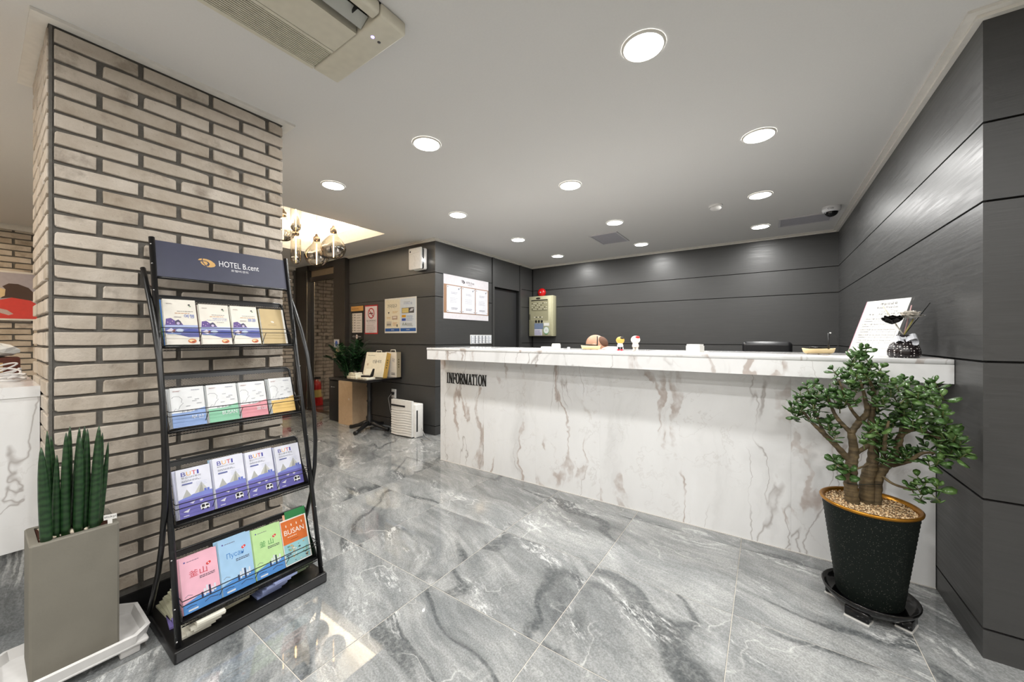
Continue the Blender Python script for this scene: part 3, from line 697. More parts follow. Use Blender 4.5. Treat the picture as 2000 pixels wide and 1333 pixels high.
# brochures: a pile of slim booklets in every pocket, the front one with its printed cover
def C(*rgb): return flat(tuple(int(q * 0.94) for q in rgb), 0.42)
def cover_trip(p, w, h, title, seed):
    p.rect(0, 0, w, h, C(233, 228, 216)); p.rect(0, 0.36 * h, w, 0.07 * h, C(168, 180, 222)); p.rect(0, 0.16 * h, w, 0.2 * h, C(92, 96, 160))
    p.poly([(0, .16 * h), (0, .24 * h), (.2 * w, .235 * h), (.45 * w, .2 * h), (w, .10 * h), (w, 0), (0, 0)], C(236, 230, 220))
    p.poly([(0.02 * w, .42 * h), (.05 * w, .56 * h), (.2 * w, .58 * h), (.32 * w, .52 * h), (.42 * w, .55 * h), (.55 * w, .43 * h)], C(96, 72, 140)); p.ell(.40 * w, .48 * h, .095 * w, .055 * h, C(70, 66, 92)); p.ell(.40 * w, .465 * h, .05 * w, .03 * h, C(196, 180, 214))
    for k in range(7): p.ell((.06 + .035 * k) * w, (.46 + .05 * ((k * 7) % 3) / 2) * h, .014 * w, .008 * h, C(226, 190, 214) if k % 2 else C(60, 40, 110))
    p.poly([(.02 * w, .30 * h), (.18 * w, .36 * h), (.3 * w, .29 * h), (.2 * w, .25 * h)], C(208, 200, 214)); p.poly([(.18 * w, .29 * h), (.3 * w, .35 * h), (.28 * w, .27 * h)], C(120, 70, 66)); p.ell(.43 * w, .31 * h, .12 * w, .035 * h, C(190, 204, 224))
    p.poly([(.5 * w, .3 * h), (.7 * w, .345 * h), (w, .33 * h), (w, .25 * h), (.6 * w, .26 * h)], C(58, 72, 150)); p.rect(.05 * w, .225 * h, .4 * w, .02 * h, C(120, 150, 190))
    p.ell(.77 * w, .075 * h, .13 * w, .05 * h, C(206, 108, 52)); p.ell(.75 * w, .085 * h, .08 * w, .025 * h, C(246, 214, 160)); p.ell(.80 * w, .06 * h, .05 * w, .018 * h, C(160, 62, 30))
    p.greek(.1 * w, .89 * h, .2 * w, .025 * h, 2, C(150, 130, 130), seed)
    p.ell(.79 * w, .885 * h, .035 * w, .018 * h, C(60, 58, 60)); p.ell(.82 * w, .855 * h, .03 * w, .012 * h, C(120, 150, 120))
    p.greek(.4 * w, .73 * h, .5 * w, .02 * h, 1, C(128, 120, 120), seed + 1); p.greek(.33 * w, .685 * h, .57 * w, .024 * h, 1, C(214, 150, 96), seed + 2)
    if title == 'EN':
        p.text('Sightseeing', .42 * w, .625 * h, .030 * h, C(80, 112, 196), .48 * w); p.text('Tailored travel guide', .22 * w, .585 * h, .024 * h, C(80, 112, 196), .68 * w); p.greek(.55 * w, .545 * h, .32 * w, .018 * h, 1, C(128, 120, 120), seed + 3)
    else:
        p.text(title, .60 * w, .585 * h, .085 * h, C(80, 112, 196), .31 * w); p.greek(.30 * w, .595 * h, .26 * w, .03 * h, 1, C(128, 120, 130), seed + 3)
def cover_gold(p, w, h, *_):
    p.rect(0, 0, w, h, C(240, 236, 226)); p.rect(0, 0, .92 * w, h, C(196, 172, 122)); logo(p, .47 * w, .62 * h, .14 * w, C(240, 236, 226), C(196, 172, 122)); p.greek(.28 * w, .53 * h, .42 * w, .02 * h, 1, C(150, 128, 84), 4)
def cover_map(p, w, h, title, colr):
    p.rect(0, 0, w, h, C(230, 231, 232)); p.rect(0, 0, w, .36 * h, C(*colr)); p.poly([(.55 * w, .36 * h), (w, .36 * h), (w, .45 * h), (.8 * w, .42 * h)], C(*colr))
    p.stroke([(.03 * w, .74 * h), (.1 * w, .78 * h), (.25 * w, .77 * h), (.33 * w, .70 * h), (.3 * w, .62 * h), (.36 * w, .6 * h), (.26 * w, .53 * h), (.2 * w, .44 * h), (.12 * w, .47 * h), (.07 * w, .42 * h)], .012 * w, C(112, 114, 120))
    for k, (a, b) in enumerate(((.5, .72), (.62, .62), (.42, .5), (.75, .55), (.7, .66))): p.greek(a * w, b * h, .16 * w, .03 * h, 2, C(140, 142, 150), k + 3)
    for a in (.3, .45, .55, .68): p.stroke([(a * w, .36 * h), ((a + .01) * w, .42 * h), ((a + .04) * w, .41 * h), ((a + .05) * w, .36 * h)], .012 * w, C(90, 92, 98))
    p.greek(.08 * w, .90 * h, .22 * w, .03 * h, 2, C(170, 110, 110), 2); p.greek(.62 * w, .91 * h, .28 * w, .025 * h, 1, C(110, 116, 150), 5)
    if title: p.text(title, .93 * w, .17 * h, .095 * h, C(244, 246, 248), (.5 if title == 'BUSAN' else .38) * w, 'R')
def cover_buti(p, w, h, sub, *_):
    p.rect(0, 0, w, h, C(226, 227, 240)); p.rect(0, 0, w, .36 * h, C(106, 102, 176)); p.poly([(0, .36 * h), (0, .38 * h), (.3 * w, .42 * h), (.6 * w, .47 * h), (w, .45 * h), (w, .36 * h)], C(122, 132, 204))
    p.poly([(.12 * w, .40 * h), (.26 * w, .57 * h), (.38 * w, .42 * h)], C(176, 176, 172)); p.poly([(.46 * w, .44 * h), (.7 * w, .66 * h), (.88 * w, .46 * h)], C(196, 196, 190)); p.poly([(.6 * w, .45 * h), (.7 * w, .66 * h), (.74 * w, .45 * h)], C(160, 160, 154))
    for a in (.76, .85): p.rect(a * w, .45 * h, .07 * w, .05 * h, C(96, 112, 196))
    xx = .14 * w
    for ch, cl in (('B', (52, 52, 150)), ('U', (240, 176, 60)), ('T', (206, 54, 58)), ('I', (56, 60, 160))):
        ww = (.13 if ch != 'I' else .05) * w; p.text(ch, xx, .845 * h, .085 * h, C(*cl), ww); xx += ww + .025 * w
    if sub == 'EN': p.text('BUSAN CITY TOUR', .14 * w, .80 * h, .025 * h, C(70, 70, 76), .56 * w)
    elif sub: p.text(sub, .14 * w, .785 * h, .045 * h, C(70, 70, 76), .56 * w)
    else: p.greek(.14 * w, .785 * h, .56 * w, .035 * h, 1, C(70, 70, 76), 8)
    p.greek(.14 * w, .725 * h, .58 * w, .04 * h, 2, C(110, 112, 124), 4); p.greek(.55 * w, .60 * h, .36 * w, .1 * h, 3, C(176, 186, 216), 9, .15); p.rect(.14 * w, .665 * h, .3 * w, .026 * h, C(92, 100, 160))
    p.ell(.72 * w, .15 * h, .13 * w, .05 * h, C(240, 240, 242)); p.rect(.6 * w, .085 * h, .26 * w, .08 * h, C(240, 240, 242)); p.rect(.63 * w, .12 * h, .09 * w, .06 * h, C(26, 26, 30)); p.rect(.75 * w, .13 * h, .09 * w, .04 * h, C(26, 26, 30))
    for a in (.66, .8): p.ell(a * w, .085 * h, .03 * w, .018 * h, C(26, 26, 30))
    p.poly([(.1 * w, .13 * h), (.3 * w, .17 * h), (.24 * w, .1 * h)], C(226, 226, 238)); p.poly([(.3 * w, .28 * h), (.46 * w, .3 * h), (.4 * w, .25 * h)], C(210, 206, 226)); p.ell(.64 * w, .28 * h, .05 * w, .02 * h, C(214, 210, 230)); p.greek(.1 * w, .035 * h, .2 * w, .03 * h, 1, C(226, 226, 238), 3)
def city(p, w, h):
    p.poly([(0, 0), (w, 0), (w, .26 * h), (.7 * w, .2 * h), (.4 * w, .24 * h), (0, .17 * h)], C(86, 146, 214))
    for k in range(6): p.rect((.48 + .07 * k) * w, (.17 + .02 * (k % 3)) * h, .05 * w, (.10 + .025 * ((k * 5) % 4)) * h, C(216, 222, 232) if k % 3 else C(46, 50, 80))
    p.stroke([(.55 * w, .08 * h), (.7 * w, .12 * h), (.92 * w, .09 * h)], .02 * w, C(60, 66, 96)); p.stroke([(.06 * w, .29 * h), (.15 * w, .32 * h), (.26 * w, .29 * h)], .015 * w, C(120, 120, 130)); p.rect(.12 * w, .03 * h, .25 * w, .03 * h, C(222, 226, 234)); p.stroke([(.08 * w, .1 * h), (.2 * w, .115 * h), (.34 * w, .1 * h)], .014 * w, C(40, 44, 70))
def cover_med(p, w, h, title, bg):
    p.rect(0, 0, w, h, C(*bg)); city(p, w, h); p.ell(.13 * w, .905 * h, .025 * w, .014 * h, C(96, 90, 160)); p.greek(.19 * w, .895 * h, .4 * w, .022 * h, 1, C(110, 100, 120), 3)
    tc = {'釜山': C(208, 70, 84), 'Пусан': C(72, 136, 206), '釜 山': C(84, 160, 90)}.get(title, C(208, 70, 84))
    p.text(title, .22 * w, .60 * h, .12 * h, tc, (.48 if 'П' not in title else .52) * w)
    p.ell(.73 * w, .74 * h, .045 * w, .025 * h, C(222, 60, 60)); p.ell(.78 * w, .755 * h, .04 * w, .022 * h, C(222, 60, 60)); p.ell(.75 * w, .745 * h, .02 * w, .011 * h, C(244, 226, 228))
    p.greek(.48 * w, .53 * h, .44 * w, .055 * h, 2, C(70, 66, 80), 6)
def cover_orange(p, w, h, *_):
    p.rect(0, 0, w, h, C(240, 236, 230)); p.rect(.02 * w, .46 * h, .93 * w, .52 * h, C(214, 112, 52)); p.rect(.02 * w, .02 * h, .93 * w, .44 * h, C(150, 198, 206))
    p.text('BUSAN', .10 * w, .66 * h, .115 * h, C(244, 240, 232), .76 * w); p.greek(.2 * w, .60 * h, .45 * w, .03 * h, 1, C(244, 224, 200), 3); p.greek(.3 * w, .53 * h, .35 * w, .022 * h, 1, C(120, 56, 20), 4)
    for k in range(4): p.ell((.2 + .2 * k) * w, .86 * h, .018 * w, .03 * h, C(244, 232, 214))
    rq = random.Random(5)
    for k in range(46): p.rect(rq.uniform(.04, .85) * w, rq.uniform(.04, .40) * h, rq.uniform(.03, .09) * w, rq.uniform(.01, .035) * h, C(*rq.choice(((226, 222, 206), (70, 110, 120), (196, 170, 120), (120, 170, 130), (60, 70, 90)))))
def booklet(o, w, h, t, mat, rot, name, label, group, cover=None, args=(), U=UB, Nn=NB, cat='brochure', X=(0, 1, 0)):
    """o: lower-left back corner"""
    o = Vector(o); X = Vector(X)
    if rot:
        Mr = Matrix.Rotation(rot, 3, Nn); X = Mr @ X; U = Mr @ U
    b = MB(mat).prism([(0, 0), (w, 0), (w, h), (0, h)], o, X, U, Nn * t)
    r_ = solo(name, b, o, label, cat, group)
    if cover:
        p = Print(o + Nn * t, X, U, 0.0002); cover(p, w, h, *args); part('cover_print', p, r_)
    return r_
rows = [
 (0, 0.212, [(0.462, 0.112, cover_trip, ('여행', 1), 1.0, 'cream travel booklet with a blue Korean title and purple hills on the top shelf', ((120, 176, 84), (70, 120, 190), (220, 216, 204))),
             (0.583, 0.113, cover_trip, ('EN', 11), 0.93, 'cream travel booklet with a small English title on the top shelf', ((90, 120, 100), (120, 90, 90), (220, 216, 204))),
             (0.706, 0.112, cover_trip, ('旅游', 21), 0.93, 'cream travel booklet with a blue Chinese title on the top shelf', ((90, 120, 100), (140, 130, 120), (220, 216, 204))),
             (0.830, 0.113, cover_gold, (), 0.90, 'tan booklet with a small white emblem on the top shelf', ((200, 190, 160), (110, 96, 50), (230, 226, 214)))]),
 (1, 0.170, [(0.464, 0.112, cover_map, ('부산', (142, 170, 220)), 1.0, 'white map leaflet with a blue band on the second shelf', ((214, 216, 218),) * 3),
             (0.586, 0.112, cover_map, ('BUSAN', (140, 200, 168)), 1.0, 'white map leaflet with a green band reading BUSAN on the second shelf', ((206, 210, 212),) * 3),
             (0.708, 0.110, cover_map, ('釜山', (226, 150, 160)), 1.0, 'white map leaflet with a pink band on the second shelf', ((206, 210, 212),) * 3),
             (0.838, 0.106, cover_map, ('', (236, 196, 116)), 1.04, 'white map leaflet with a yellow band on the second shelf', ((206, 210, 212),) * 3)]),
 (2, 0.200, [(0.466, 0.112, cover_buti, ('부산시티투어',), 0.97, 'white and violet city tour brochure with Korean lettering at the left of the third shelf', ((206, 208, 228),) * 3),
             (0.588, 0.113, cover_buti, ('EN',), 1.04, 'white and violet city tour brochure with English lettering on the third shelf', ((150, 180, 200), (206, 208, 228), (206, 208, 228))),
             (0.709, 0.112, cover_buti, ('釜山シティツアー',), 1.02, 'white and violet city tour brochure with Japanese lettering on the third shelf', ((206, 208, 228),) * 3),
             (0.833, 0.112, cover_buti, ('釜山城市观光',), 1.0, 'white and violet city tour brochure at the right end of the third shelf', ((132, 140, 206), (206, 208, 228), (206, 208, 228)))]),
 (3, 0.205, [(0.458, 0.120, cover_med, ('釜山', (240, 184, 200)), 1.0, 'pink brochure with a red Chinese title on the lowest shelf', ((232, 176, 192),) * 3),
             (0.583, 0.118, cover_med, ('Пусан', (166, 204, 236)), 1.06, 'light blue brochure with a Russian title on the lowest shelf', ((160, 198, 226),) * 3),
             (0.707, 0.116, cover_med, ('釜 山', (190, 226, 160)), 1.02, 'light green brochure with a green Chinese title on the lowest shelf', ((176, 214, 150),) * 3),
             (0.826, 0.118, cover_orange, (), 0.98, 'orange brochure reading BUSAN on the lowest shelf', ((226, 222, 214), (46, 120, 70), (226, 222, 214)))]),
]
rb_ = random.Random(21)
def short(l):
    l = l.replace('white and violet ', 'violet ').replace('cream travel', 'cream').replace(' and purple hills', '').replace(' on the top shelf', ', top shelf').replace(' on the second shelf', ', second shelf').replace(' of the third shelf', ', third shelf').replace(' on the third shelf', ', third shelf').replace(' on the lowest shelf', ', lowest shelf').replace('with a small white emblem', 'with emblem').replace('white map', 'map').replace('city tour brochure', 'tour brochure').replace(' at the right end', ' at right').replace(' at the left', '')
    return l.replace('booklet', 'booklets').replace('leaflet', 'leaflets').replace('brochure', 'brochures')
for (si, h, items) in rows:
    zb = SHELF[si]; xf = post_x(zb); base = Vector((xf - 0.0455, 0, zb + 0.001)) + NB * 0.004
    for (yy, wd, cov, ar, k, lab, cols) in items:
        for q in range(3):
            rt = rb_.uniform(-0.006, 0.012)
            booklet(base + Vector((0, yy - 0.009 + 0.003 * q, 0.0012)) + NB * (0.0052 * q), wd, h * k * (1.0 - 0.008 * q + 0.006 * rb_.random()), 0.0040, flat(cols[q], 0.5), rt, 'brochure', ('rearmost', 'middle', 'second')[q] + ' copy in the pile of ' + short(lab), 'brochures behind the front copies in the rack')
        booklet(base + Vector((0, yy, 0.0012)) + NB * 0.0158, wd, h * k, 0.0030, PAPER, rb_.uniform(-0.005, 0.005), 'brochure', lab, 'front brochures in the rack', cov, ar)
# green and white papers poking out at the right end of the lowest shelf
xf = post_x(SHELF[3])
booklet(Vector((xf - 0.0425, 0.858, SHELF[3] + 0.002)), 0.095, 0.238, 0.0012, flat((40, 120, 66), 0.5), 0.0, 'brochure', 'green leaflet sticking up behind the orange brochure', None)
booklet(Vector((xf - 0.0440, 0.848, SHELF[3] + 0.002)) , 0.10, 0.226, 0.0012, flat((226, 170, 140), 0.5), 0.0, 'brochure', 'peach leaflet sticking up behind the orange brochure', None)
# loose leaflet stacks on the rack base
lb_ = [(-2.11, 0.442, 0.10, 0.20, (196, 194, 168), 'olive'), (-2.02, 0.446, 0.10, 0.14, (120, 108, 168), 'violet'), (-1.955, 0.45, 0.09, 0.21, (206, 202, 188), 'cream'), (-2.0, 0.585, 0.10, 0.19, (190, 186, 160), 'grey green'), (-1.96, 0.70, 0.10, 0.20, (120, 130, 170), 'blue grey'), (-1.97, 0.83, 0.10, 0.13, (150, 168, 132), 'sage green')]
for k, (xx, yy, wd, L, cl, nm) in enumerate(lb_):
    for q in range(6):
        b = MB(flat(tuple(min(255, c + (5 * q)) for c in cl), 0.5)); a_ = rb_.uniform(-0.12, 0.12)
        b.M = Matrix.Translation((xx, yy + wd / 2 + 0.009 * q, 0.0475 + 0.0088 * q)) @ Matrix.Rotation(a_, 4, 'Z')
        b.box(-L / 2 + 0.06, L / 2 + 0.02 + 0.006 * q, -wd / 2, wd / 2, 0, 0.0085)
        solo('leaflet', b, (xx, yy + wd / 2, 0.0475 + 0.0088 * q), '%s leaflet in the %s pile on the base of the brochure stand' % (('lowest', 'second lowest', 'third', 'fourth', 'second from top', 'topmost')[q], nm), 'leaflet', '%s leaflets on the rack base' % nm)

# ================================================================== CEILING UNITS
ACM = flat((208, 202, 184), 0.45); ACD = flat((96, 96, 88), 0.6)
AX0, AX1, AY0, AY1, AZ = -1.615, -1.143, -0.25, 0.943, 2.362
ac = thing('air_conditioner', ((AX0 + AX1) / 2, 0.35, AZ), 'cream ceiling cassette air conditioner with grille and open louver slot', 'air conditioner')
YE = AY1 - 0.112
part('end_cover', MB(ACM).rbox(AX0, AX1, YE, AY1, AZ, ZC, 0.008, 3), ac)
part('middle_panel', MB(ACM).box(AX0 + 0.170, AX0 + 0.324, AY0, YE - 0.003, AZ, AZ + 0.03), ac)
part('front_rail', MB(ACM).rbox(AX1 - 0.046, AX1, AY0, YE - 0.003, AZ + 0.002, ZC, 0.010, 3), ac)
part('rear_rail', MB(ACM).box(AX0, AX0 + 0.020, AY0, YE - 0.003, AZ, ZC).box(AX0 + 0.152, AX0 + 0.167, AY0, YE - 0.003, AZ, AZ + 0.03), ac)
part('casing', MB(flat((26, 27, 26), 0.7)).box(AX0 + 0.004, AX1 - 0.004, AY0, YE + 0.002, AZ + 0.046, ZC), ac)
part('louver', MB(flat((176, 176, 168), 0.3)).prism([(0, 0), (0.046, 0.024), (0.044, 0.028), (-0.002, 0.005)], (AX0 + 0.352, AY0, AZ + 0.004), (1, 0, 0), (0, 0, 1), (0, YE - 0.003 - AY0, 0)), ac)
for k in range(6): part('duct_fin', MB(flat((16, 16, 16), 0.6)).prism([(0, 0), (0.034, 0), (0.034, 0.034), (0, 0.02)], (AX0 + 0.385, YE - 0.06 - 0.075 * k, AZ + 0.010), (1, 0, 0), (0, 0, 1), (0, 0.003, 0)), ac)
gr = part('grille_backing', MB(flat((70, 70, 64), 0.7)).box(AX0 + 0.020, AX0 + 0.152, AY0, YE - 0.003, AZ + 0.012, AZ + 0.014), ac)
for k in range(13): part('slat', MB(ACM).box(AX0 + 0.0235 + 0.0100 * k, AX0 + 0.0282 + 0.0100 * k, AY0, YE - 0.006, AZ, AZ + 0.012), gr)
part('grille_end_block', MB(ACM).box(AX0 + 0.021, AX0 + 0.151, YE - 0.095, YE - 0.005, AZ + 0.007, AZ + 0.0119), gr)
part('indicator_light', MB(emis('blue_led', (150, 130, 255), 6.0)).lathe((-1.252, 0.872, AZ - 0.0015), [(0.0005, 0), (0.006, 0.0), (0.007, 0.003)], 14), ac, 'glowing violet indicator light')
part('sensor', MB(flat((60, 60, 64), 0.3)).lathe((-1.254, 0.902, AZ - 0.0015), [(0.0005, 0), (0.006, 0.0), (0.007, 0.003)], 14), ac)

def access(x0, x1, y0, y1, label):
    t = thing('ceiling_access_panel', ((x0 + x1) / 2, (y0 + y1) / 2, 2.40), label, 'ceiling panel', 'ceiling access panels')
    part('frame', MB(flat((206, 204, 206), 0.5)).box(x0, x1, y0, y0 + .018, 2.402, ZC).box(x0, x1, y1 - .018, y1, 2.402, ZC).box(x0, x0 + .018, y0 + .018, y1 - .018, 2.402, ZC).box(x1 - .018, x1, y0 + .018, y1 - .018, 2.402, ZC), t)
    part('lid', MB(flat((178, 176, 182), 0.6)).box(x0 + .02, x1 - .02, y0 + .02, y1 - .02, 2.406, ZC), t)
access(-1.74, -1.40, 4.14, 4.62, 'grey access panel in the ceiling left of centre')
access(0.11, 0.55, 4.66, 4.99, 'grey access panel in the ceiling beside the dome camera')
dc = thing('dome_camera', (0.50, 4.50, 2.33), 'white dome security camera with a dark bubble on the ceiling corner', 'camera')
part('housing', MB(flat((222, 222, 224), 0.4)).lathe((0.50, 4.50, ZC), [(0.068, 0.0), (0.070, -0.02), (0.066, -0.04), (0.054, -0.05), (0.05, -0.048)], 24), dc)
part('bubble', MB(flat((10, 10, 12), 0.08)).ball((0.50, 4.50, ZC - 0.045), (0.05, 0.05, 0.045), 20, 12), dc)
pr = Print((0.455, 4.431, ZC - 0.034), (1, 0, 0), (0, 0, 1)); pr.text('Cnb', 0.01, 0.0, 0.014, INK, 0.045); part('brand_print', pr, dc)
sd = thing('smoke_detector', (-0.38, 3.85, 2.37), 'small white smoke detector on the ceiling', 'smoke detector')
part('base_ring', MB(WHITE).lathe((-0.38, 3.85, ZC), [(0.058, 0), (0.058, -0.012), (0.05, -0.016)], 22), sd)
part('head', MB(WHITE).lathe((-0.38, 3.85, ZC), [(0.046, -0.012), (0.048, -0.028), (0.036, -0.04), (0.012, -0.044), (0.0005, -0.044)], 22), sd)

# ================================================================== WALL ITEMS
# emergency light on the alcove front
ex0, ex1, ez0, ez1, ey = -3.70, -3.47, 2.045, 2.315, 3.2
em = thing('emergency_light', ((ex0 + ex1) / 2, ey, ez0), 'white rounded emergency light box high on the dark wall', 'emergency light')
part('back_shell', MB(WHITE).rbox(ex0 + .01, ex1 + .0, ey - 0.052, ey, ez0 + .0, ez1 - .0, 0.024, 3), em)
part('mirror_band', MB(flat((150, 152, 156), 0.12, 1.0)).rbox(ex0 + .012, ex1 - .004, ey - 0.088, ey - 0.048, ez0 + .008, ez1 - .008, 0.018, 3), em)
part('front_shell', MB(WHITE).rbox(ex0 + .0, ex1 - .0, ey - 0.112, ey - 0.084, ez0, ez1, 0.013, 3), em)
part('bulb', MB(emis('emergency_bulb', (255, 250, 240), 14.0)).ball((ex1 - 0.006, ey - 0.068, ez0 + 0.11), 0.016, 10, 8), em)
part('test_button', MB(INK).lathe((ex0 + 0.035, ey - 0.114, ez1 - 0.045), [(0.012, 0.0)], 12).ball((ex0 + 0.035, ey - 0.112, ez1 - 0.045), (0.012, 0.004, 0.012), 12, 6), em)
em_g = Print((ex0, ey - 0.1125, ez0), (1, 0, 0), (0, 0, 1)); em_g.stroke([(0.09, 0.18), (0.12, 0.15), (0.125, 0.1), (0.11, 0.06), (0.13, 0.03)], 0.003, C(200, 198, 192)); em_g.stroke([(0.02, 0.19), (0.11, 0.2), (0.2, 0.21)], 0.003, C(206, 204, 198)); part('front_relief', em_g, em)

def sheet(name, o, X, Y, w_, h_, t, mat, label, cat, group=None):
    o, X, Y = Vector(o), Vector(X), Vector(Y); N_ = X.cross(Y)
    s_ = solo(name, MB(mat).prism([(0, 0), (w_, 0), (w_, h_), (0, h_)], o, X, Y, N_ * t), o, label, cat, group)
    return s_, Print(o + N_ * t, X, Y, 0.0008)
# lift information board
s_, p = sheet('notice_board', (-5.105, 3.199, 1.165), (1, 0, 0), (0, 0, 1), 0.295, 0.505, 0.006, flat((18, 18, 19), 0.4), 'narrow black floor guide board with an orange heading strip', 'sign')
p.rect(-0.006, 0.427, 0.307, 0.072, C(202, 150, 84)); p.text('INFORMATION', 0.014, 0.448, 0.024, C(60, 42, 22), 0.17)
p.rect(0.022, 0.11, 0.25, 0.285, C(226, 218, 210))
for k in range(7):
    yy = 0.355 - k * 0.038; p.rect(0.034, yy, 0.014, 0.028, C(120, 112, 80)); p.rect(0.08, yy + 0.005, 0.022, 0.018, C(90, 84, 80)); p.greek(0.14, yy + 0.006, 0.11, 0.016, 1, C(110, 104, 98), k)
p.text('HOTEL', 0.035, 0.043, 0.022, C(226, 226, 226), 0.062); p.ell(0.142, 0.05, 0.026, 0.032, C(236, 226, 220)); logo(p, 0.142, 0.05, 0.036, C(150, 110, 90), C(236, 226, 220)); p.text('B.cent', 0.18, 0.043, 0.022, C(226, 226, 226), 0.065)
part('print', p, s_)
s_, p = sheet('no_smoking_sign', (-4.772, 3.199, 1.252), (1, 0, 0), (0, 0, 1), 0.30, 0.412, 0.004, C(176, 34, 38), 'white no smoking sign with a red border', 'sign')
p.rect(0.012, 0.018, 0.276, 0.376, C(226, 216, 218)); p.ring(0.15, 0.295, 0.068, 0.016, C(176, 30, 34), 28); p.rect(0.105, 0.285, 0.085, 0.016, INK); p.stroke([(0.165, 0.31), (0.175, 0.325), (0.17, 0.34)], 0.005, C(150, 150, 150)); p.stroke([(0.104, 0.342), (0.196, 0.248)], 0.014, C(176, 30, 34))
p.text('NO SMOKING', 0.15, 0.176, 0.026, INK, 0.21, 'C'); p.text('Thank you for not smoking', 0.15, 0.152, 0.014, C(80, 76, 80), 0.18, 'C')
p.greek(0.045, 0.055, 0.21, 0.085, 6, C(176, 166, 168), 3, 0.35); p.text('HOTEL B.cent', 0.15, 0.028, 0.012, C(120, 112, 116), 0.09, 'C'); part('print', p, s_)
s_, p = sheet('poster', (-4.318, 3.199, 1.262), (1, 0, 0), (0, 0, 1), 0.645, 0.468, 0.002, C(228, 224, 214), 'double poster of cream and pale blue leaflets above the small table', 'poster')
p.rect(0.012, 0.02, 0.303, 0.43, C(232, 222, 196)); p.rect(0.33, 0.02, 0.303, 0.43, C(214, 220, 224)); p.rect(0.012, 0.022, 0.303, 0.042, C(34, 84, 150)); p.rect(0.33, 0.022, 0.303, 0.042, C(34, 84, 150))
p.text('가덕대구', 0.16, 0.335, 0.055, INK, 0.2, 'C'); p.text('지역특산물', 0.48, 0.37, 0.03, C(96, 120, 170), 0.17, 'C'); p.greek(0.4, 0.405, 0.15, 0.012, 1, C(120, 120, 120), 4)
p.text('BUSAN', 0.17, 0.037, 0.014, WHITE, 0.06, 'C'); p.text('BUSAN', 0.48, 0.037, 0.014, WHITE, 0.06, 'C')
p.poly([(0.07, 0.285), (0.105, 0.285), (0.088, 0.255)], INK); p.greek(0.17, 0.27, 0.11, 0.03, 2, C(206, 160, 90), 2); p.rect(0.16, 0.18, 0.11, 0.05, C(176, 150, 130)); p.rect(0.175, 0.2, 0.075, 0.02, C(226, 216, 204)); p.greek(0.05, 0.195, 0.1, 0.03, 2, C(206, 160, 90), 3); p.rect(0.04, 0.09, 0.11, 0.07, C(206, 196, 180))
for a in (0.06, 0.09, 0.12): p.ell(a, 0.115, 0.008, 0.014, INK)
p.greek(0.175, 0.1, 0.1, 0.05, 3, C(206, 150, 90), 5); p.ell(0.265, 0.1, 0.012, 0.02, C(60, 70, 50))
p.rect(0.36, 0.26, 0.24, 0.07, C(60, 60, 62)); p.rect(0.365, 0.265, 0.13, 0.06, C(206, 186, 120)); p.poly([(0.51, 0.28), (0.54, 0.315), (0.595, 0.32), (0.57, 0.285)], C(190, 190, 196)); p.rect(0.36, 0.205, 0.08, 0.032, C(206, 150, 40)); p.rect(0.36, 0.16, 0.08, 0.032, C(40, 70, 150)); p.greek(0.455, 0.16, 0.14, 0.075, 5, C(150, 170, 200), 7)
for a in (0.375, 0.425): p.stroke([(a, 0.10), (a + 0.014, 0.135), (a + 0.028, 0.10)], 0.009, C(96, 110, 60))
p.greek(0.46, 0.09, 0.13, 0.045, 3, C(150, 150, 150), 8); part('print', p, s_)
# lift call plate
s_, p = sheet('call_plate', (-5.445, 3.118, 0.89), (1, 0, 0), (0, 0, 1), 0.155, 0.29, 0.004, flat((150, 142, 128), 0.3, 0.6), 'lift call plate with arrows on the dark door column', 'button plate')
p.rect(0.01, 0.16, 0.135, 0.12, C(206, 206, 214)); p.ell(0.075, 0.22, 0.035, 0.045, C(60, 90, 170)); p.poly([(0.05, 0.1), (0.105, 0.1), (0.078, 0.14)], C(226, 190, 120)); p.poly([(0.05, 0.075), (0.105, 0.075), (0.078, 0.035)], C(226, 190, 120)); part('buttons', p, s_)

# certificate board on the alcove side wall
s_, p = sheet('certificate_board', (-3.339, 3.335, 1.442), (0, 1, 0), (0, 0, 1), 0.905, 0.565, 0.008, C(222, 218, 222), 'white framed certificate board with three documents on a brown strip', 'frame')
p.rect(0.0, 0.075, 0.905, 0.365, C(160, 124, 96)); logo(p, 0.36, 0.50, 0.075, C(60, 56, 62), C(222, 218, 222)); p.text('HOTEL B.cent', 0.42, 0.487, 0.028, C(90, 88, 96), 0.17); p.text('호텔비센트', 0.46, 0.462, 0.014, C(120, 118, 124), 0.08); part('print', p, s_)
for k in range(3):
    y_ = 0.05 + 0.283 * k; q = MB(C(226, 226, 232)).prism([(y_, 0.085), (y_ + 0.265, 0.085), (y_ + 0.265, 0.428), (y_, 0.428)], (-3.331, 3.335, 1.442), (0, 1, 0), (0, 0, 1), (0.005, 0, 0))
    o_ = part('certificate', q, s_); g = Print((-3.326, 3.335 + y_, 1.442 + 0.085), (0, 1, 0), (0, 0, 1)); g.greek(0.08, 0.24, 0.12, 0.03, 2, C(170, 170, 180), k); g.greek(0.06, 0.13, 0.15, 0.07, 4, C(190, 190, 198), k + 5, .25); g.greek(0.08, 0.04, 0.14, 0.03, 2, C(150, 150, 160), k + 9); g.ell(0.22, 0.31, 0.012, 0.012, C(140, 140, 150))
    for a in (0.018, 0.247):
        for c_ in (0.018, 0.325): g.ell(a, c_, 0.007, 0.007, C(120, 118, 116))
    part('document_print', g, o_)
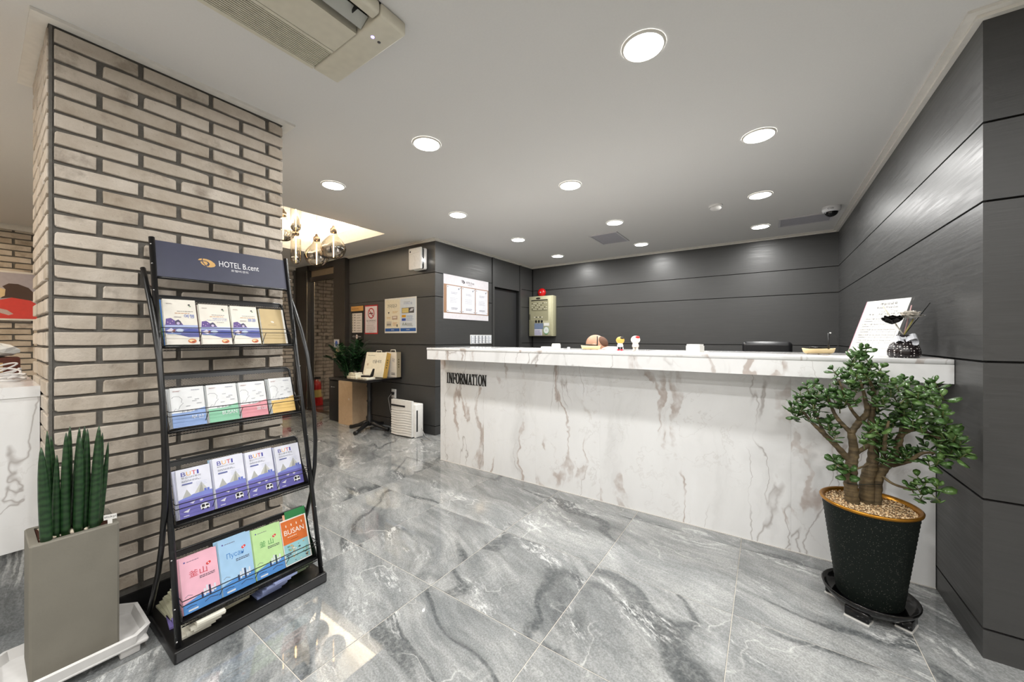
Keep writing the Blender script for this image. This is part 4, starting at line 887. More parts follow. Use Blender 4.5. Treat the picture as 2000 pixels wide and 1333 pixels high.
# switch bank
sw = thing('light_switch_bank', (-3.34, 4.08, 1.11), 'row of six white light switches above the counter end', 'light switch')
part('plate', MB(WHITE).rbox(-3.34, -3.330, 3.845, 4.318, 1.112, 1.238, 0.003, 2), sw)
for k in range(6):
    y_ = 3.853 + 0.0775 * k; part('switch_frame', MB(C(186, 190, 198)).box(-3.3305, -3.328, y_, y_ + 0.07, 1.118, 1.232), sw)
    for j in range(3): part('rocker', MB(C(236, 236, 238)).prism([(0, 0), (0.030, 0), (0.030, 0.030), (0, 0.030)], (-3.328, y_ + 0.02, 1.124 + 0.036 * j), (0, 1, 0), (0, 0, 1), (0.004, 0, 0)), sw)
    if k not in (0, 5): part('painted_gap_shade', MB(INK).box(-3.328, -3.3272, y_ + 0.008, y_ + 0.019, 1.122, 1.23), sw)  # thin ink strip paints the shade of a gap beside the rockers
# fire alarm panel and bell
FP = flat((176, 172, 142), 0.45); FD = flat((150, 146, 118), 0.5)
fx0, fx1, fz0, fz1, fy = -3.325, -2.87, 1.225, 1.895, 5.48
fp = thing('fire_alarm_panel', ((fx0 + fx1) / 2, fy, fz0), 'beige fire alarm control cabinet with rows of switches on the back wall', 'control panel')
part('cabinet', MB(FP).rbox(fx0, fx1, fy - 0.13, fy, fz0, fz1, 0.008, 2), fp)
dr = part('door', MB(FP).rbox(fx0 + .012, fx1 - .03, fy - 0.142, fy - 0.13, fz0 + .012, fz1 - .012, 0.003, 1), fp)
part('window', MB(FD).box(fx0 + .05, fx1 - .075, fy - 0.144, fy - 0.141, fz0 + .26, fz1 - .075), dr)
pp = Print((fx0, fy - 0.144, fz0), (1, 0, 0), (0, 0, 1))
pp.ell(0.19, 0.632, 0.045, 0.016, C(50, 46, 40)); pp.rect(0.055, 0.59, 0.315, 0.018, C(50, 48, 40))
for r_ in range(4):
    for k in range(9 if r_ != 1 else 6): pp.rect(0.065 + 0.034 * k, 0.545 - 0.033 * r_, 0.022, 0.009, C(236, 232, 210) if (r_ + k) % 3 else C(70, 64, 50)); pp.rect(0.07 + 0.034 * k, 0.536 - 0.033 * r_, 0.012, 0.006, C(80, 74, 56))
for k in range(5): pp.rect(0.11 + 0.036 * k, 0.31, 0.024, 0.014, INK if k % 2 else C(236, 230, 214))
pp.rect(0.075, 0.425, 0.28, 0.006, C(120, 116, 92))
for k in range(3): pp.ell(0.15 + 0.055 * k, 0.245, 0.02, 0.024, C(34, 32, 28))
pp.rect(0.118, 0.12, 0.17, 0.095, C(120, 134, 160)); pp.rect(0.118, 0.012, 0.15, 0.105, C(206, 206, 218)); pp.greek(0.125, 0.02, 0.13, 0.085, 5, C(130, 120, 160), 3); pp.rect(0.30, 0.17, 0.10, 0.05, C(232, 232, 226)); pp.ell(0.345, 0.095, 0.055, 0.062, C(96, 170, 120)); pp.ell(0.345, 0.097, 0.048, 0.055, C(226, 230, 226)); pp.rect(0.32, 0.03, 0.05, 0.012, C(60, 140, 80)); pp.greek(0.325, 0.09, 0.04, 0.02, 2, C(150, 150, 150), 5)
pp.rect(0.02, 0.28, 0.012, 0.09, C(60, 58, 48))
part('switch_print', pp, dr, kind='stuff')
bl = thing('alarm_bell', (-3.14, 5.48, 1.97), 'round red fire alarm bell above the beige control cabinet', 'alarm bell')
RED = flat((196, 22, 24), 0.25)
bm_ = MB(RED); bm_.M = Matrix.Translation((-3.14, 5.48, 1.965)) @ Matrix.Rotation(math.pi / 2, 4, 'X'); bm_.lathe((0, 0, 0), [(0.072, 0.0), (0.075, 0.012), (0.072, 0.03), (0.055, 0.05), (0.03, 0.06), (0.0005, 0.063)], 24); part('gong', bm_, bl)
bm_ = MB(C(200, 200, 200)); bm_.M = Matrix.Translation((-3.14, 5.48, 1.965)) @ Matrix.Rotation(math.pi / 2, 4, 'X'); bm_.lathe((0, 0, 0), [(0.012, 0.06), (0.012, 0.068), (0.0005, 0.07)], 12); part('cap_nut', bm_, bl)
# wall socket
so = thing('wall_socket', (-4.12, 3.2, 0.385), 'white wall socket with a black plug above the air purifier', 'socket')
part('plate', MB(WHITE).rbox(-4.165, -4.075, 3.190, 3.2, 0.39, 0.51, 0.003, 2), so)
part('plug', MB(BLACK).rbox(-4.135, -4.100, 3.155, 3.19, 0.435, 0.475, 0.008, 2), so)

# ================================================================== LEFT SIDE BEHIND THE PILLAR
lc = thing('side_counter', (-3.3, -0.5, 0), 'white marble side counter left of the brick pillar', 'counter')
part('front_slab', MB(MARBLE).box(-2.52, -2.50, -1.5, 0.156, 0.335, 0.955), lc)
part('carcass', MB(flat((200, 196, 190), 0.6)).box(-4.3, -2.53, -1.49, 0.155, 0.335, 0.954), lc)
part('plinth', MB(TILE).box(-4.28, -2.53, -1.48, 0.15, 0.0, 0.334), lc)
part('countertop', MB(MARBLE).box(-4.32, -2.495, -1.52, 0.157, 0.9555, 1.0), lc)
wbx = thing('wooden_box', (-3.36, 0.04, 1.0), 'dark brown wooden box on the side counter behind the pillar', 'box')
part('body', MB(flat((86, 40, 26), 0.5)).rbox(-3.46, -3.26, -0.06, 0.14, 1.0005, 1.095, 0.004, 2), wbx); part('label', MB(C(196, 160, 110)).box(-3.2595, -3.2585, 0.045, 0.085, 1.02, 1.07), wbx)
pb = MB(PAPER); pb.ball((-3.355, 0.05, 1.138), (0.115, 0.092, 0.036), 14, 9); rq = random.Random(8)
pb.v = [Vector((v.x + rq.uniform(-.012, .012), v.y + rq.uniform(-.008, .008), max(1.0965, v.z + rq.uniform(-.008, .008) - 0.15 * (v.y - 0.05)))) for v in pb.v]; pb.sm = [False] * len(pb.sm)
solo('paper_bundle', pb, (-3.355, 0.05, 1.0965), 'crumpled white paper bundle on the wooden box behind the pillar', 'paper')
CW = flat((214, 212, 212), 0.4)
for k in range(3):
    pts = []
    for j in range(30):
        a_ = j / 29 * 2 * math.pi * 1.7 + k; cx_ = (-2.86, -3.03, -3.16)[k]
        pts.append((cx_ + 0.05 * math.cos(a_), 0.085 + (0.052 - 0.006 * k) * math.sin(a_), 1.006 + 0.02 * (1 + math.sin(a_ * 0.7 + k)) * (0.6 + 0.5 * k)))
    solo('cable', MB(CW).tube(pts, 0.0042, 6), pts[0], ('white cable loop nearest the counter edge by the pillar', 'white cable loop in the middle of the coils by the pillar', 'white cable loop lying against the brown box')[k], 'cable', 'white cables on the side counter')
# painting of a figure in red on the far brick wall
pt = thing('painting', (-6.69, -0.05, 1.40), 'painting of a long haired figure in red on a lilac ground', 'painting')
part('frame', MB(C(226, 222, 216)).box(-6.692, -6.664, -0.62, 0.52, 1.385, 1.915), pt)
p = Print((-6.664, -0.62, 1.385), (0, 1, 0), (0, 0, 1)); p.rect(0.02, 0.02, 1.10, 0.49, C(176, 170, 178))
ox = 0.80
p.poly([(ox + a, b_) for a, b_ in ((-0.4, 0.02), (-0.36, 0.10), (-0.2, 0.17), (-0.04, 0.21), (0.05, 0.245), (0.16, 0.235), (0.24, 0.16), (0.28, 0.02))], C(214, 62, 50))
p.poly([(ox + a, b_) for a, b_ in ((-0.02, 0.23), (-0.0, 0.28), (0.01, 0.33), (-0.01, 0.36), (0.03, 0.395), (0.09, 0.395), (0.16, 0.36), (0.2, 0.3), (0.22, 0.21), (0.16, 0.225), (0.05, 0.245))], C(70, 46, 30))
p.poly([(ox + a, b_) for a, b_ in ((-0.085, 0.27), (-0.06, 0.255), (-0.03, 0.235), (0.005, 0.26), (0.01, 0.33), (-0.03, 0.345), (-0.055, 0.32))], C(222, 196, 150)); p.poly([(ox + a, b_) for a, b_ in ((-0.13, 0.10), (-0.06, 0.135), (0.02, 0.11), (0.06, 0.07), (0.03, 0.055), (-0.04, 0.085))], C(196, 176, 172))
part('canvas', p, pt)
# fire extinguisher by the far brick wall next to the lift
fe = thing('fire_extinguisher', (-6.55, 2.93, 0), 'red fire extinguisher standing by the far brick wall beside the lift', 'extinguisher')
part('cylinder', MB(RED).lathe((-6.56, 2.93, 0), [(0.001, 0), (0.07, 0.0), (0.075, 0.02), (0.075, 0.36), (0.06, 0.41), (0.025, 0.44), (0.025, 0.46)], 20), fe)
part('valve', MB(BLACK).box(-6.58, -6.54, 2.87, 2.99, 0.46, 0.50).tube([(-6.56, 2.88, 0.48), (-6.56, 2.84, 0.42), (-6.56, 2.85, 0.2)], 0.008, 6), fe)
part('label', MB(C(226, 200, 120)).lathe((-6.56, 2.93, 0), [(0.0765, 0.15), (0.0765, 0.28)], 20), fe)

# ================================================================== TABLE CORNER
tb = thing('bistro_table', (-4.25, 2.91, 0), 'black bistro table with a cast iron pedestal against the dark wall', 'table')
IRON = flat((20, 19, 19), 0.45)
part('tabletop', MB(flat((20, 18, 18), 0.16)).rbox(-4.59, -3.945, 2.645, 3.185, 0.655, 0.685, 0.004, 2), tb)
part('column', MB(IRON).lathe((-4.25, 2.91, 0), [(0.03, 0.06), (0.05, 0.10), (0.036, 0.13), (0.04, 0.17), (0.026, 0.2), (0.024, 0.36), (0.034, 0.38), (0.026, 0.40), (0.026, 0.55), (0.034, 0.57), (0.028, 0.60), (0.05, 0.65), (0.0005, 0.655)], 16), tb)
for k in range(4):
    a_ = math.radians(20 + 90 * k); c_, s2 = math.cos(a_), math.sin(a_)
    part('foot', MB(IRON).tube([(-4.25 + c_ * r_, 2.91 + s2 * r_, z_) for r_, z_ in ((0.02, 0.10), (0.08, 0.085), (0.16, 0.055), (0.24, 0.034), (0.285, 0.026))], [0.034, 0.03, 0.024, 0.022, 0.026], 8), tb)
# gift boxes standing on the table
def giftbox(cx, cy, z, w_, h_, d_, rz, tilt, facec, sidec, label, title, seed):
    M_ = Matrix.Translation((cx, cy, z)) @ Matrix.Rotation(rz, 4, 'Z') @ Matrix.Rotation(tilt, 4, 'X')
    t = thing('gift_box', (cx, cy, z), label, 'box', 'gift boxes on the small table')
    b = MB(flat(sidec, 0.5)); b.M = M_; b.box(-w_ / 2, w_ / 2, 0.004, d_, 0, h_); part('carton', b, t)
    b = MB(flat(facec, 0.5)); b.M = M_; b.box(-w_ / 2, w_ / 2, 0, 0.004, 0, h_); part('front_face', b, t)
    b = MB(C(224, 220, 208)); b.M = M_; b.tube([(-0.05, d_ / 2, h_ - 0.005), (-0.04, d_ / 2, h_ + 0.028), (0.04, d_ / 2, h_ + 0.028), (0.05, d_ / 2, h_ - 0.005)], 0.006, 8); part('handle', b, t)
    R3 = M_.to_3x3(); p = Print(M_ @ Vector((-w_ / 2, 0, 0)), R3 @ Vector((1, 0, 0)), R3 @ Vector((0, 0, 1)))
    if title: p.text(title, w_ * 0.60, h_ * 0.56, h_ * 0.13, INK, w_ * 0.45, 'C'); p.greek(w_ * 0.1, h_ * 0.86, w_ * 0.35, 0.012, 1, C(150, 140, 120), seed); p.ell(w_ * .16, h_ * .5, .014, .018, C(206, 186, 160))
    else: p.greek(w_ * .55, h_ * .1, w_ * .35, h_ * .1, 2, INK, seed); p.text('특산', w_ * .66, h_ * .6, h_ * .16, C(70, 80, 130), w_ * .2)
    part('front_print', p, t, kind='stuff')
    p = Print(M_ @ Vector((w_ / 2, 0, 0)), R3 @ Vector((0, 1, 0)), R3 @ Vector((0, 0, 1)))
    for k in range(4): p.rect(d_ * .38, h_ * (.38 + .1 * k), d_ * .24, h_ * .05, C(90, 76, 40))
    part('side_print', p, t)
giftbox(-4.17, 2.90, 0.694, 0.335, 0.325, 0.08, 0.20, -0.24, (226, 218, 196), (186, 148, 70), 'cream gift box with black lettering and gold side, leaning on the table', '선물세트', 2)
giftbox(-4.04, 3.085, 0.686, 0.21, 0.325, 0.075, 0.04, 0.0, (222, 214, 202), (150, 136, 110), 'white gift box with a beige side at the right end of the table', '', 6)
CREAM = flat((222, 216, 196), 0.5)
def smallbox(x0, x1, y_0, y_1, z0, z1, label, nm='small_box', mat=None):
    t = thing(nm, ((x0 + x1) / 2, (y_0 + y_1) / 2, z0), label, 'box', 'small boxes on the small table')
    part('carton', MB(mat or CREAM).rbox(x0, x1, y_0, y_1, z0 + .0005, z1, 0.002, 1), t)
    p = Print((x0, y_0, z0), (1, 0, 0), (0, 0, 1)); n_ = max(2, int((x1 - x0) / 0.05))
    for k in range(n_): p.rect((x1 - x0) * (k + .3) / n_, 0.006, 0.006, (z1 - z0) - 0.012, C(100, 92, 72)); p.rect((x1 - x0) * (k + .55) / n_, (z1 - z0) * .4, 0.02, 0.006, C(160, 150, 120))
    part('side_print', p, t); return t
smallbox(-4.36, -4.16, 2.665, 2.785, 0.685, 0.72, 'flat cream box at the left front of the table')
smallbox(-4.155, -3.965, 2.68, 2.80, 0.685, 0.712, 'flat cream box at the right front of the table')
smallbox(-4.335, -4.18, 2.672, 2.775, 0.7205, 0.742, 'cream box stacked on the flat left box')
smallbox(-4.325, -4.19, 2.675, 2.770, 0.7425, 0.762, 'topmost cream box of the little stack on the table')
mg = solo('charm_bracelet', MB(flat((60, 58, 58), 0.25, 0.6)).tube([(-4.26 + 0.045 * math.cos(a_ * .5), 2.72 + 0.03 * math.sin(a_ * .5), 0.768 + 0.003 * math.sin(a_ * 3)) for a_ in range(13)], 0.006, 6), (-4.26, 2.72, 0.762), 'dark metal trinket lying on the topmost small box', 'trinket')
cc = thing('card_case', (-4.07, 2.76, 0.7125), 'open black and white card case on the flat right box', 'case')
M_ = Matrix.Translation((-4.07, 2.755, 0.7135)) @ Matrix.Rotation(0.35, 4, 'Z')
b = MB(BLACK); b.M = M_; b.box(-0.06, 0.06, -0.035, 0.035, 0, 0.02); part('tray', b, cc)
b = MB(CREAM); b.M = M_ @ Matrix.Translation((0, 0.03, 0.018)) @ Matrix.Rotation(-0.35, 4, 'X'); b.box(-0.06, 0.06, 0, 0.008, 0.0, 0.085); part('lid', b, cc)
b = MB(BLACK); b.M = M_; b.prism([(-0.035, 0), (0.035, 0.0), (0.06, 0.085), (0.03, 0.09)], (0.062, 0, 0.012), (0, 1, 0), (0, 0, 1), (0.006, 0, 0)); part('side_flap', b, cc)
# waste bin
bn = thing('waste_bin', (-5.16, 2.98, 0), 'black metal waste bin left of the stone planter', 'bin')
part('body', MB(flat((13, 13, 14), 0.3)).rbox(-5.25, -4.975, 2.93, 3.16, 0, 0.585, 0.012, 2), bn); part('lid', MB(flat((20, 20, 21), 0.3)).rbox(-5.255, -4.97, 2.925, 3.165, 0.587, 0.622, 0.008, 2), bn)
p = Print((-5.25, 2.9295, 0), (1, 0, 0), (0, 0, 1)); p.ell(0.07, 0.49, 0.012, 0.008, C(190, 190, 190)); p.rect(0.085, 0.486, 0.07, 0.008, C(150, 150, 150)); part('badge', p, bn)
# stone planter with dark glossy plant
sp = thing('stone_planter', (-4.83, 2.96, 0), 'tall square travertine planter holding a dark glossy plant', 'planter')
STONE = m_concrete((190, 164, 134), 22, 0.16, 0.8, 0.35)
M_ = Matrix.Translation((-4.78, 3.035, 0)) @ Matrix.Rotation(math.radians(2), 4, 'Z') @ Matrix.Diagonal((0.83, 0.73, 1, 1))
b = MB(STONE); b.M = M_; q = 0.19; b.box(-q, q, -q, -q + .03, 0, 0.60).box(-q, q, q - .03, q, 0, 0.60).box(-q, -q + .03, -q + .03, q - .03, 0, 0.60).box(q - .03, q, -q + .03, q - .03, 0, 0.60); part('shell', b, sp)
b = MB(m_concrete((60, 46, 36), 60, 0.4)); b.M = M_; b.box(-q + .03, q - .03, -q + .03, q - .03, 0.0, 0.55); part('soil', b, sp)
p = Print(M_ @ Vector((-q, -q, 0)), M_.to_3x3() @ Vector((1, 0, 0)), (0, 0, 1)); p.ell(0.24, 0.36, 0.012, 0.012, C(206, 200, 190)); p.stroke([(0.22, 0.37), (0.245, 0.34)], 0.004, C(226, 220, 210)); part('maker_mark', p, sp)
ZZ = m_leaf((0.006, 0.026, 0.010), (0.016, 0.060, 0.018), 'dark_glossy_leaf', 0.3)
zz = thing('leafy_plant', (-4.83, 2.96, 0.55), 'dark green glossy leaved plant growing from the stone planter', 'plant')
rz = random.Random(5)
def leaf_geo(b, o, d, up, L, W, thick=0.0):
    d = Vector(d).normalized(); s_ = d.cross(Vector(up)); s_ = s_.normalized() if s_.length > 1e-3 else d.orthogonal().normalized(); u = s_.cross(d)
    pts = [(0, 0), (.25, .38), (.55, .5), (.82, .33), (1, 0), (.82, -.33), (.55, -.5), (.25, -.38)]
    o = Vector(o); vs = [o + d * (a * L) + s_ * (c_ * W) + u * (-0.12 * L * (a - .4) ** 2) for a, c_ in pts]
    vs += [o + d * (.5 * L) + u * (0.10 * W)]
    b.add(vs, [(k, (k + 1) % 8, 8) for k in range(8)], None, True)
for k in range(17):
    a_ = 2 * math.pi * k / 17 + rz.uniform(-.2, .2); rad = rz.uniform(0.10, 0.30) * (0.7 if math.sin(a_) > 0 else 1.0); ht = rz.uniform(0.34, 0.62)
    base_ = Vector((-4.78 + 0.05 * math.cos(a_), 3.0 + 0.04 * math.sin(a_), 0.55)); tip = base_ + Vector((rad * math.cos(a_) * 1.15, min(rad * math.sin(a_) * 1.1, 0.04), ht))
    pts = [base_.lerp(tip, t_) + Vector((0, 0, 0.10 * math.sin(t_ * math.pi))) for t_ in (0, .2, .4, .6, .8, 1)]
    b = MB(ZZ); b.tube(pts, [0.009, 0.008, 0.007, 0.006, 0.004, 0.002], 6)
    for j in range(3, 13):
        t_ = j / 12; i_ = min(int(t_ * 5), 4); P_ = pts[i_].lerp(pts[i_ + 1], t_ * 5 - i_); dr_ = (pts[i_ + 1] - pts[i_]).normalized()
        sd_ = dr_.cross(Vector((math.cos(a_ + 1.57), math.sin(a_ + 1.57), 0.2))).normalized()
        for sg in (-1, 1): leaf_geo(b, Vector((P_.x, min(P_.y, 3.09), P_.z)), dr_ * 0.7 + dr_.cross(sd_).normalized() * sg * 0.9 + Vector((rz.uniform(-.2, .2),) * 3), Vector((0, 0, 1)), rz.uniform(.085, .115), 0.046)
    part('frond', b, zz)
# air purifier
apx0, apx1, apy = -3.84, -3.45, 2.945
ap = thing('air_purifier', (-3.64, 3.03, 0), 'white floor standing air purifier with a wavy ribbed front', 'air purifier')
PW = flat((232, 230, 226), 0.35)
part('body', MB(PW).rbox(apx0 + .02, apx1 + .01, apy + .03, apy + 0.155, 0.0, 0.40, 0.01, 2), ap)
fb = MB(PW)
n_ = 60; vs = []; fs = []
for j in range(n_ + 1):
    z_ = 0.015 + 0.425 * j / n_
    for k in range(7):
        x_ = apx0 + (apx1 - apx0 - 0.02) * k / 6; dep = 0.0045 * math.sin(z_ * 2 * math.pi / 0.030 + 1.6 * math.sin(k * 1.1)) if z_ < 0.33 else 0.0
        vs.append((x_, apy - 0.006 - 0.012 * math.sin(math.pi * k / 6) + dep, z_))
for j in range(n_):
    for k in range(6): a_ = j * 7 + k; fs.append((a_, a_ + 1, a_ + 8, a_ + 7))
fb.add(vs, fs, None, True); fb.box(apx0, apx1 - .02, apy, apy + .03, 0.012, 0.44); part('front_cover', fb, ap)
part('display_strip', MB(INK).box(apx0 + 0.02, apx0 + 0.27, apy - 0.0225, apy - 0.014, 0.362, 0.382), ap)
part('side_grip', MB(INK).rbox(apx1 - 0.004, apx1 + .0125, apy + 0.045, apy + 0.07, 0.07, 0.33, 0.006, 2), ap)
part('plinth', MB(INK).box(apx0 + .01, apx1 - .01, apy + 0.005, apy + 0.14, 0.0, 0.012), ap)
solo('power_cord', MB(C(170, 168, 164)).tube([(-3.45, 3.07, 0.12), (-3.40, 3.08, 0.03), (-3.36, 3.07, 0.006), (-3.30, 3.05, 0.005), (-3.22, 3.02, 0.005), (-3.26, 2.97, 0.005), (-3.36, 2.99, 0.005), (-3.42, 3.05, 0.005)], 0.0035, 6), (-3.4, 3.05, 0), 'grey cord lying on the floor beside the air purifier', 'cord')
solo('power_cord', MB(C(140, 138, 134)).tube([(-4.12, 3.16, 0.455), (-4.14, 3.12, 0.40), (-4.13, 3.14, 0.25), (-4.0, 3.10, 0.06), (-3.90, 3.11, 0.03), (-3.84, 3.09, 0.08)], 0.0035, 6), (-4.0, 3.1, 0), 'thin cord running from the wall socket down behind the air purifier', 'cord')

# ================================================================== THINGS ON THE COUNTER
ZT_ = 1.1065
def stand_point(x, y): return Vector((x, y, ZT_))
# papers lying flat
def paper(x0, x1, y_0, y_1, z, rot, label):
    b = MB(PAPER); b.M = Matrix.Translation(((x0 + x1) / 2, (y_0 + y_1) / 2, z)) @ Matrix.Rotation(rot, 4, 'Z'); w_, d_ = (x1 - x0) / 2, (y_1 - y_0) / 2
    b.box(-w_, w_, -d_, d_, 0, 0.0015); solo('paper_sheet', b, ((x0 + x1) / 2, (y_0 + y_1) / 2, z), label, 'paper', 'paper sheets on the counter')
paper(-1.92, -1.40, 2.55, 2.80, ZT_, 0.05, 'white paper mat lying flat at the left end of the countertop')
paper(-0.66, -0.32, 2.50, 2.80, ZT_, -0.06, 'white paper sheet lying flat beside the white card box')
# card boxes
def cardbox(x, y, w_, d_, h_, z, rot, label):
    t = thing('card_box', (x, y, z), label, 'box', 'white card boxes on the counter')
    M_ = Matrix.Translation((x, y, z)) @ Matrix.Rotation(rot, 4, 'Z')
    b = MB(C(232, 230, 224)); b.M = M_; b.box(-w_ / 2, w_ / 2, -d_ / 2, d_ / 2, 0, h_ * 0.8); part('tray', b, t)
    b = MB(C(242, 240, 236)); b.M = M_; b.box(-w_ / 2 + .003, w_ / 2 - .003, -d_ / 2 + .003, d_ / 2 - .003, h_ * 0.8, h_); part('cards', b, t)
cardbox(-0.375, 2.62, 0.088, 0.06, 0.050, ZT_ + 0.0016, -0.3, 'thick white card box right of the middle of the counter')
cardbox(-1.43, 2.56, 0.075, 0.05, 0.022, ZT_ + 0.0016, 0.1, 'low white card box at the left of the counter')
cardbox(-1.385, 2.64, 0.062, 0.04, 0.045, ZT_ + 0.0016, 0.1, 'taller white card holder behind the low card box')
# boat shaped pen dishes
WOODL = flat((222, 198, 152), 0.5)
def boat(x, y, L, rot, label, mast_h, wire):
    t = thing('pen_dish', (x, y, ZT_), label, 'dish', 'boat shaped dishes on the counter'); M_ = Matrix.Translation((x, y, ZT_)) @ Matrix.Rotation(rot, 4, 'Z')
    n = 24; vs = []; fs = []
    prof = [(0.80, 0.004, 0.55), (0.92, 0.012, 0.8), (1.0, 0.030, 1.0), (0.97, 0.030, 0.92), (0.88, 0.014, 0.7), (0.0, 0.010, 0.0)]
    for (k_, z_, w2) in prof:
        for k in range(n):
            a_ = 2 * math.pi * k / n; cx_, sy_ = math.cos(a_), math.sin(a_)
            vs.append((L / 2 * k_ * math.copysign(abs(cx_) ** 0.8, cx_), 0.036 * w2 * math.copysign(abs(sy_) ** 1.1, sy_), z_ + (0.005 * abs(cx_) ** 3 if z_ > 0.02 else 0)))
    for i in range(len(prof) - 1):
        for k in range(n): k2 = (k + 1) % n; fs.append((i * n + k, i * n + k2, (i + 1) * n + k2, (i + 1) * n + k))
    fs.append([k for k in range(n)][::-1])
    b = MB(WOODL); b.M = M_; b.add(vs, fs, None, True); part('hull', b, t)
    rq = random.Random(int(L * 1000))
    for k in range(5):
        b = MB(BLACK); b.M = M_; b.tube([(-L * .34 + rq.uniform(0, .03), -0.012 + 0.006 * k, 0.037 + 0.003 * (k % 2)), (L * .30 - rq.uniform(0, .04), -0.014 + 0.007 * k, 0.037)], 0.004, 6); part('lying_pen', b, t)
    for k in (-1, 0, 1):
        b = MB(C(214, 210, 204)); b.M = M_; b.tube([(L * .33 * k, 0, 0), (L * .33 * k, 0, 0.006)], 0.004, 6); part('foot', b, t)
    b = MB(BLACK); b.M = M_; b.tube([(L * .32, 0.005, 0.02), (L * .32, 0.005, mast_h)], 0.0045, 8); part('pen', b, t, 'upright black pen')
    if wire:
        b = MB(BLACK); b.M = M_; b.tube([(L * .32, 0.005, mast_h), (L * .32 + 0.02, 0.005, mast_h + 0.002), (L * .32 + 0.042, 0.006, mast_h - 0.03), (L * .32 + 0.052, 0.01, 0.05), (L * .45, 0.008, 0.034)], 0.0012, 6); part('pen_wire', b, t)
        b = MB(C(236, 236, 236)); b.M = M_; b.ball((L * .32 + 0.008, 0.005, mast_h), (0.006, 0.004, 0.004), 8, 6); part('pen_clip', b, t)
boat(-1.10, 2.66, 0.158, 0.0, 'cream boat shaped pen dish left of the two small dolls', 0.105, False)
boat(0.245, 2.70, 0.168, 0.45, 'cream boat shaped pen dish with a wired pen near the price list', 0.120, True)
ft = solo('glass_stopper', MB(C(206, 208, 212)).rbox(-1.285, -1.265, 2.63, 2.65, ZT_, ZT_ + 0.02, 0.004, 2), (-1.275, 2.64, ZT_), 'tiny clear stopper left of the boat shaped dish', 'stopper')
# two small dolls, plain round heads
def doll(x, y, s, headc, bodyc, legc, shoec, cap, label):
    t = thing('small_doll', (x, y, ZT_), label, 'doll', 'small dolls on the counter')
    for k in (-1, 1):
        part('leg', MB(flat(legc, 0.5)).tube([(x + k * 0.011 * s, y, ZT_ + 0.008 * s), (x + k * 0.010 * s, y, ZT_ + 0.034 * s)], 0.009 * s, 10), t)
        part('shoe', MB(flat(shoec, 0.5)).ball((x + k * 0.013 * s, y - 0.004 * s, ZT_ + 0.007 * s), (0.012 * s, 0.015 * s, 0.007 * s), 10, 6), t)
    part('torso', MB(flat(bodyc, 0.5)).lathe((x, y, ZT_), [(0.0005, 0.03 * s), (0.022 * s, 0.031 * s), (0.025 * s, 0.04 * s), (0.019 * s, 0.062 * s), (0.01 * s, 0.068 * s)], 14), t)
    part('head', MB(flat(headc, 0.45)).ball((x, y, ZT_ + 0.086 * s), (0.034 * s, 0.029 * s, 0.030 * s), 16, 10), t)
    part('headpiece', MB(flat(cap, 0.45)).ball((x + 0.016 * s, y - 0.008 * s, ZT_ + 0.104 * s), (0.018 * s, 0.018 * s, 0.011 * s), 10, 6), t)
doll(-0.86, 2.62, 0.87, (236, 178, 84), (236, 228, 216), (16, 16, 18), (214, 40, 60), (32, 28, 26), 'small toy doll with a round yellow head')
doll(-0.735, 2.56, 0.92, (240, 232, 222), (236, 220, 212), (240, 232, 222), (240, 232, 222), (214, 40, 36), 'small toy doll with a white head and red headpiece')
# price list in an angled clear stand
pl0 = Vector((0.370, 2.730, ZT_ + 0.0005)); pX = Vector((0.13, -0.19, 0)).normalized(); back = Vector((-pX.y, pX.x, 0))
pU = (Vector((0, 0, 0.292)) + back * 0.113).normalized(); pN = pX.cross(pU)
st_ = thing('price_list_stand', pl0, 'clear stand with a white room price list on the counter', 'sign stand')
GL = Mat('clear_acrylic'); GL.set(col=(0.95, 0.95, 0.97), rough=0.02, trans=1.0, ior=1.3, alpha=0.35); GL = GL.m
pw, ph = 0.225, 0.312
part('paper', MB(PAPER).prism([(0, 0), (pw, 0), (pw, ph), (0, ph)], pl0, pX, pU, -pN * 0.002), st_)
part('acrylic_back', MB(GL).prism([(-0.006, 0), (pw + 0.012, 0), (pw + 0.012, ph + .004), (-0.006, ph + .004)], pl0 - pN * 0.003, pX, pU, -pN * 0.003), st_)
part('acrylic_foot', MB(GL).prism([(0, 0), (pw, 0), (pw, 0.12), (0, 0.12)], pl0 - pN * 0.006, pX, back, Vector((0, 0, 0.003))), st_)
part('pink_edge', MB(C(176, 120, 136)).prism([(-0.004, 0), (0.0, 0), (0.0, ph), (-0.004, ph)], pl0, pX, pU, -pN * 0.004), st_)
p = Print(pl0, pX, pU)
p.text('객실요금표', pw * .55, ph * .905, ph * .045, INK, pw * .40, 'C'); p.text('Room Price List', pw * .55, ph * .845, ph * .038, C(70, 70, 76), pw * .48, 'C')
LN = C(120, 120, 130)
for k in range(8): p.rect(pw * .08, ph * (.13 + .097 * k), pw * .86, 0.0008, LN)
for a in (.08, .38, .52, .66, .80, .94): p.rect(pw * a, ph * .13, 0.0008, ph * .68, LN)
p.text('객 실', pw * .16, ph * .73, ph * .03, INK, pw * .13)
for k, a in enumerate((.40, .54, .68, .82)): p.text('주중' if k % 2 == 0 else '주말', pw * a, ph * .725, ph * .03, INK, pw * .10)
p.text('비수기', pw * .45, ph * .77, ph * .024, C(80, 80, 90), pw * .12); p.text('성수기', pw * .73, ph * .77, ph * .024, C(80, 80, 90), pw * .12)
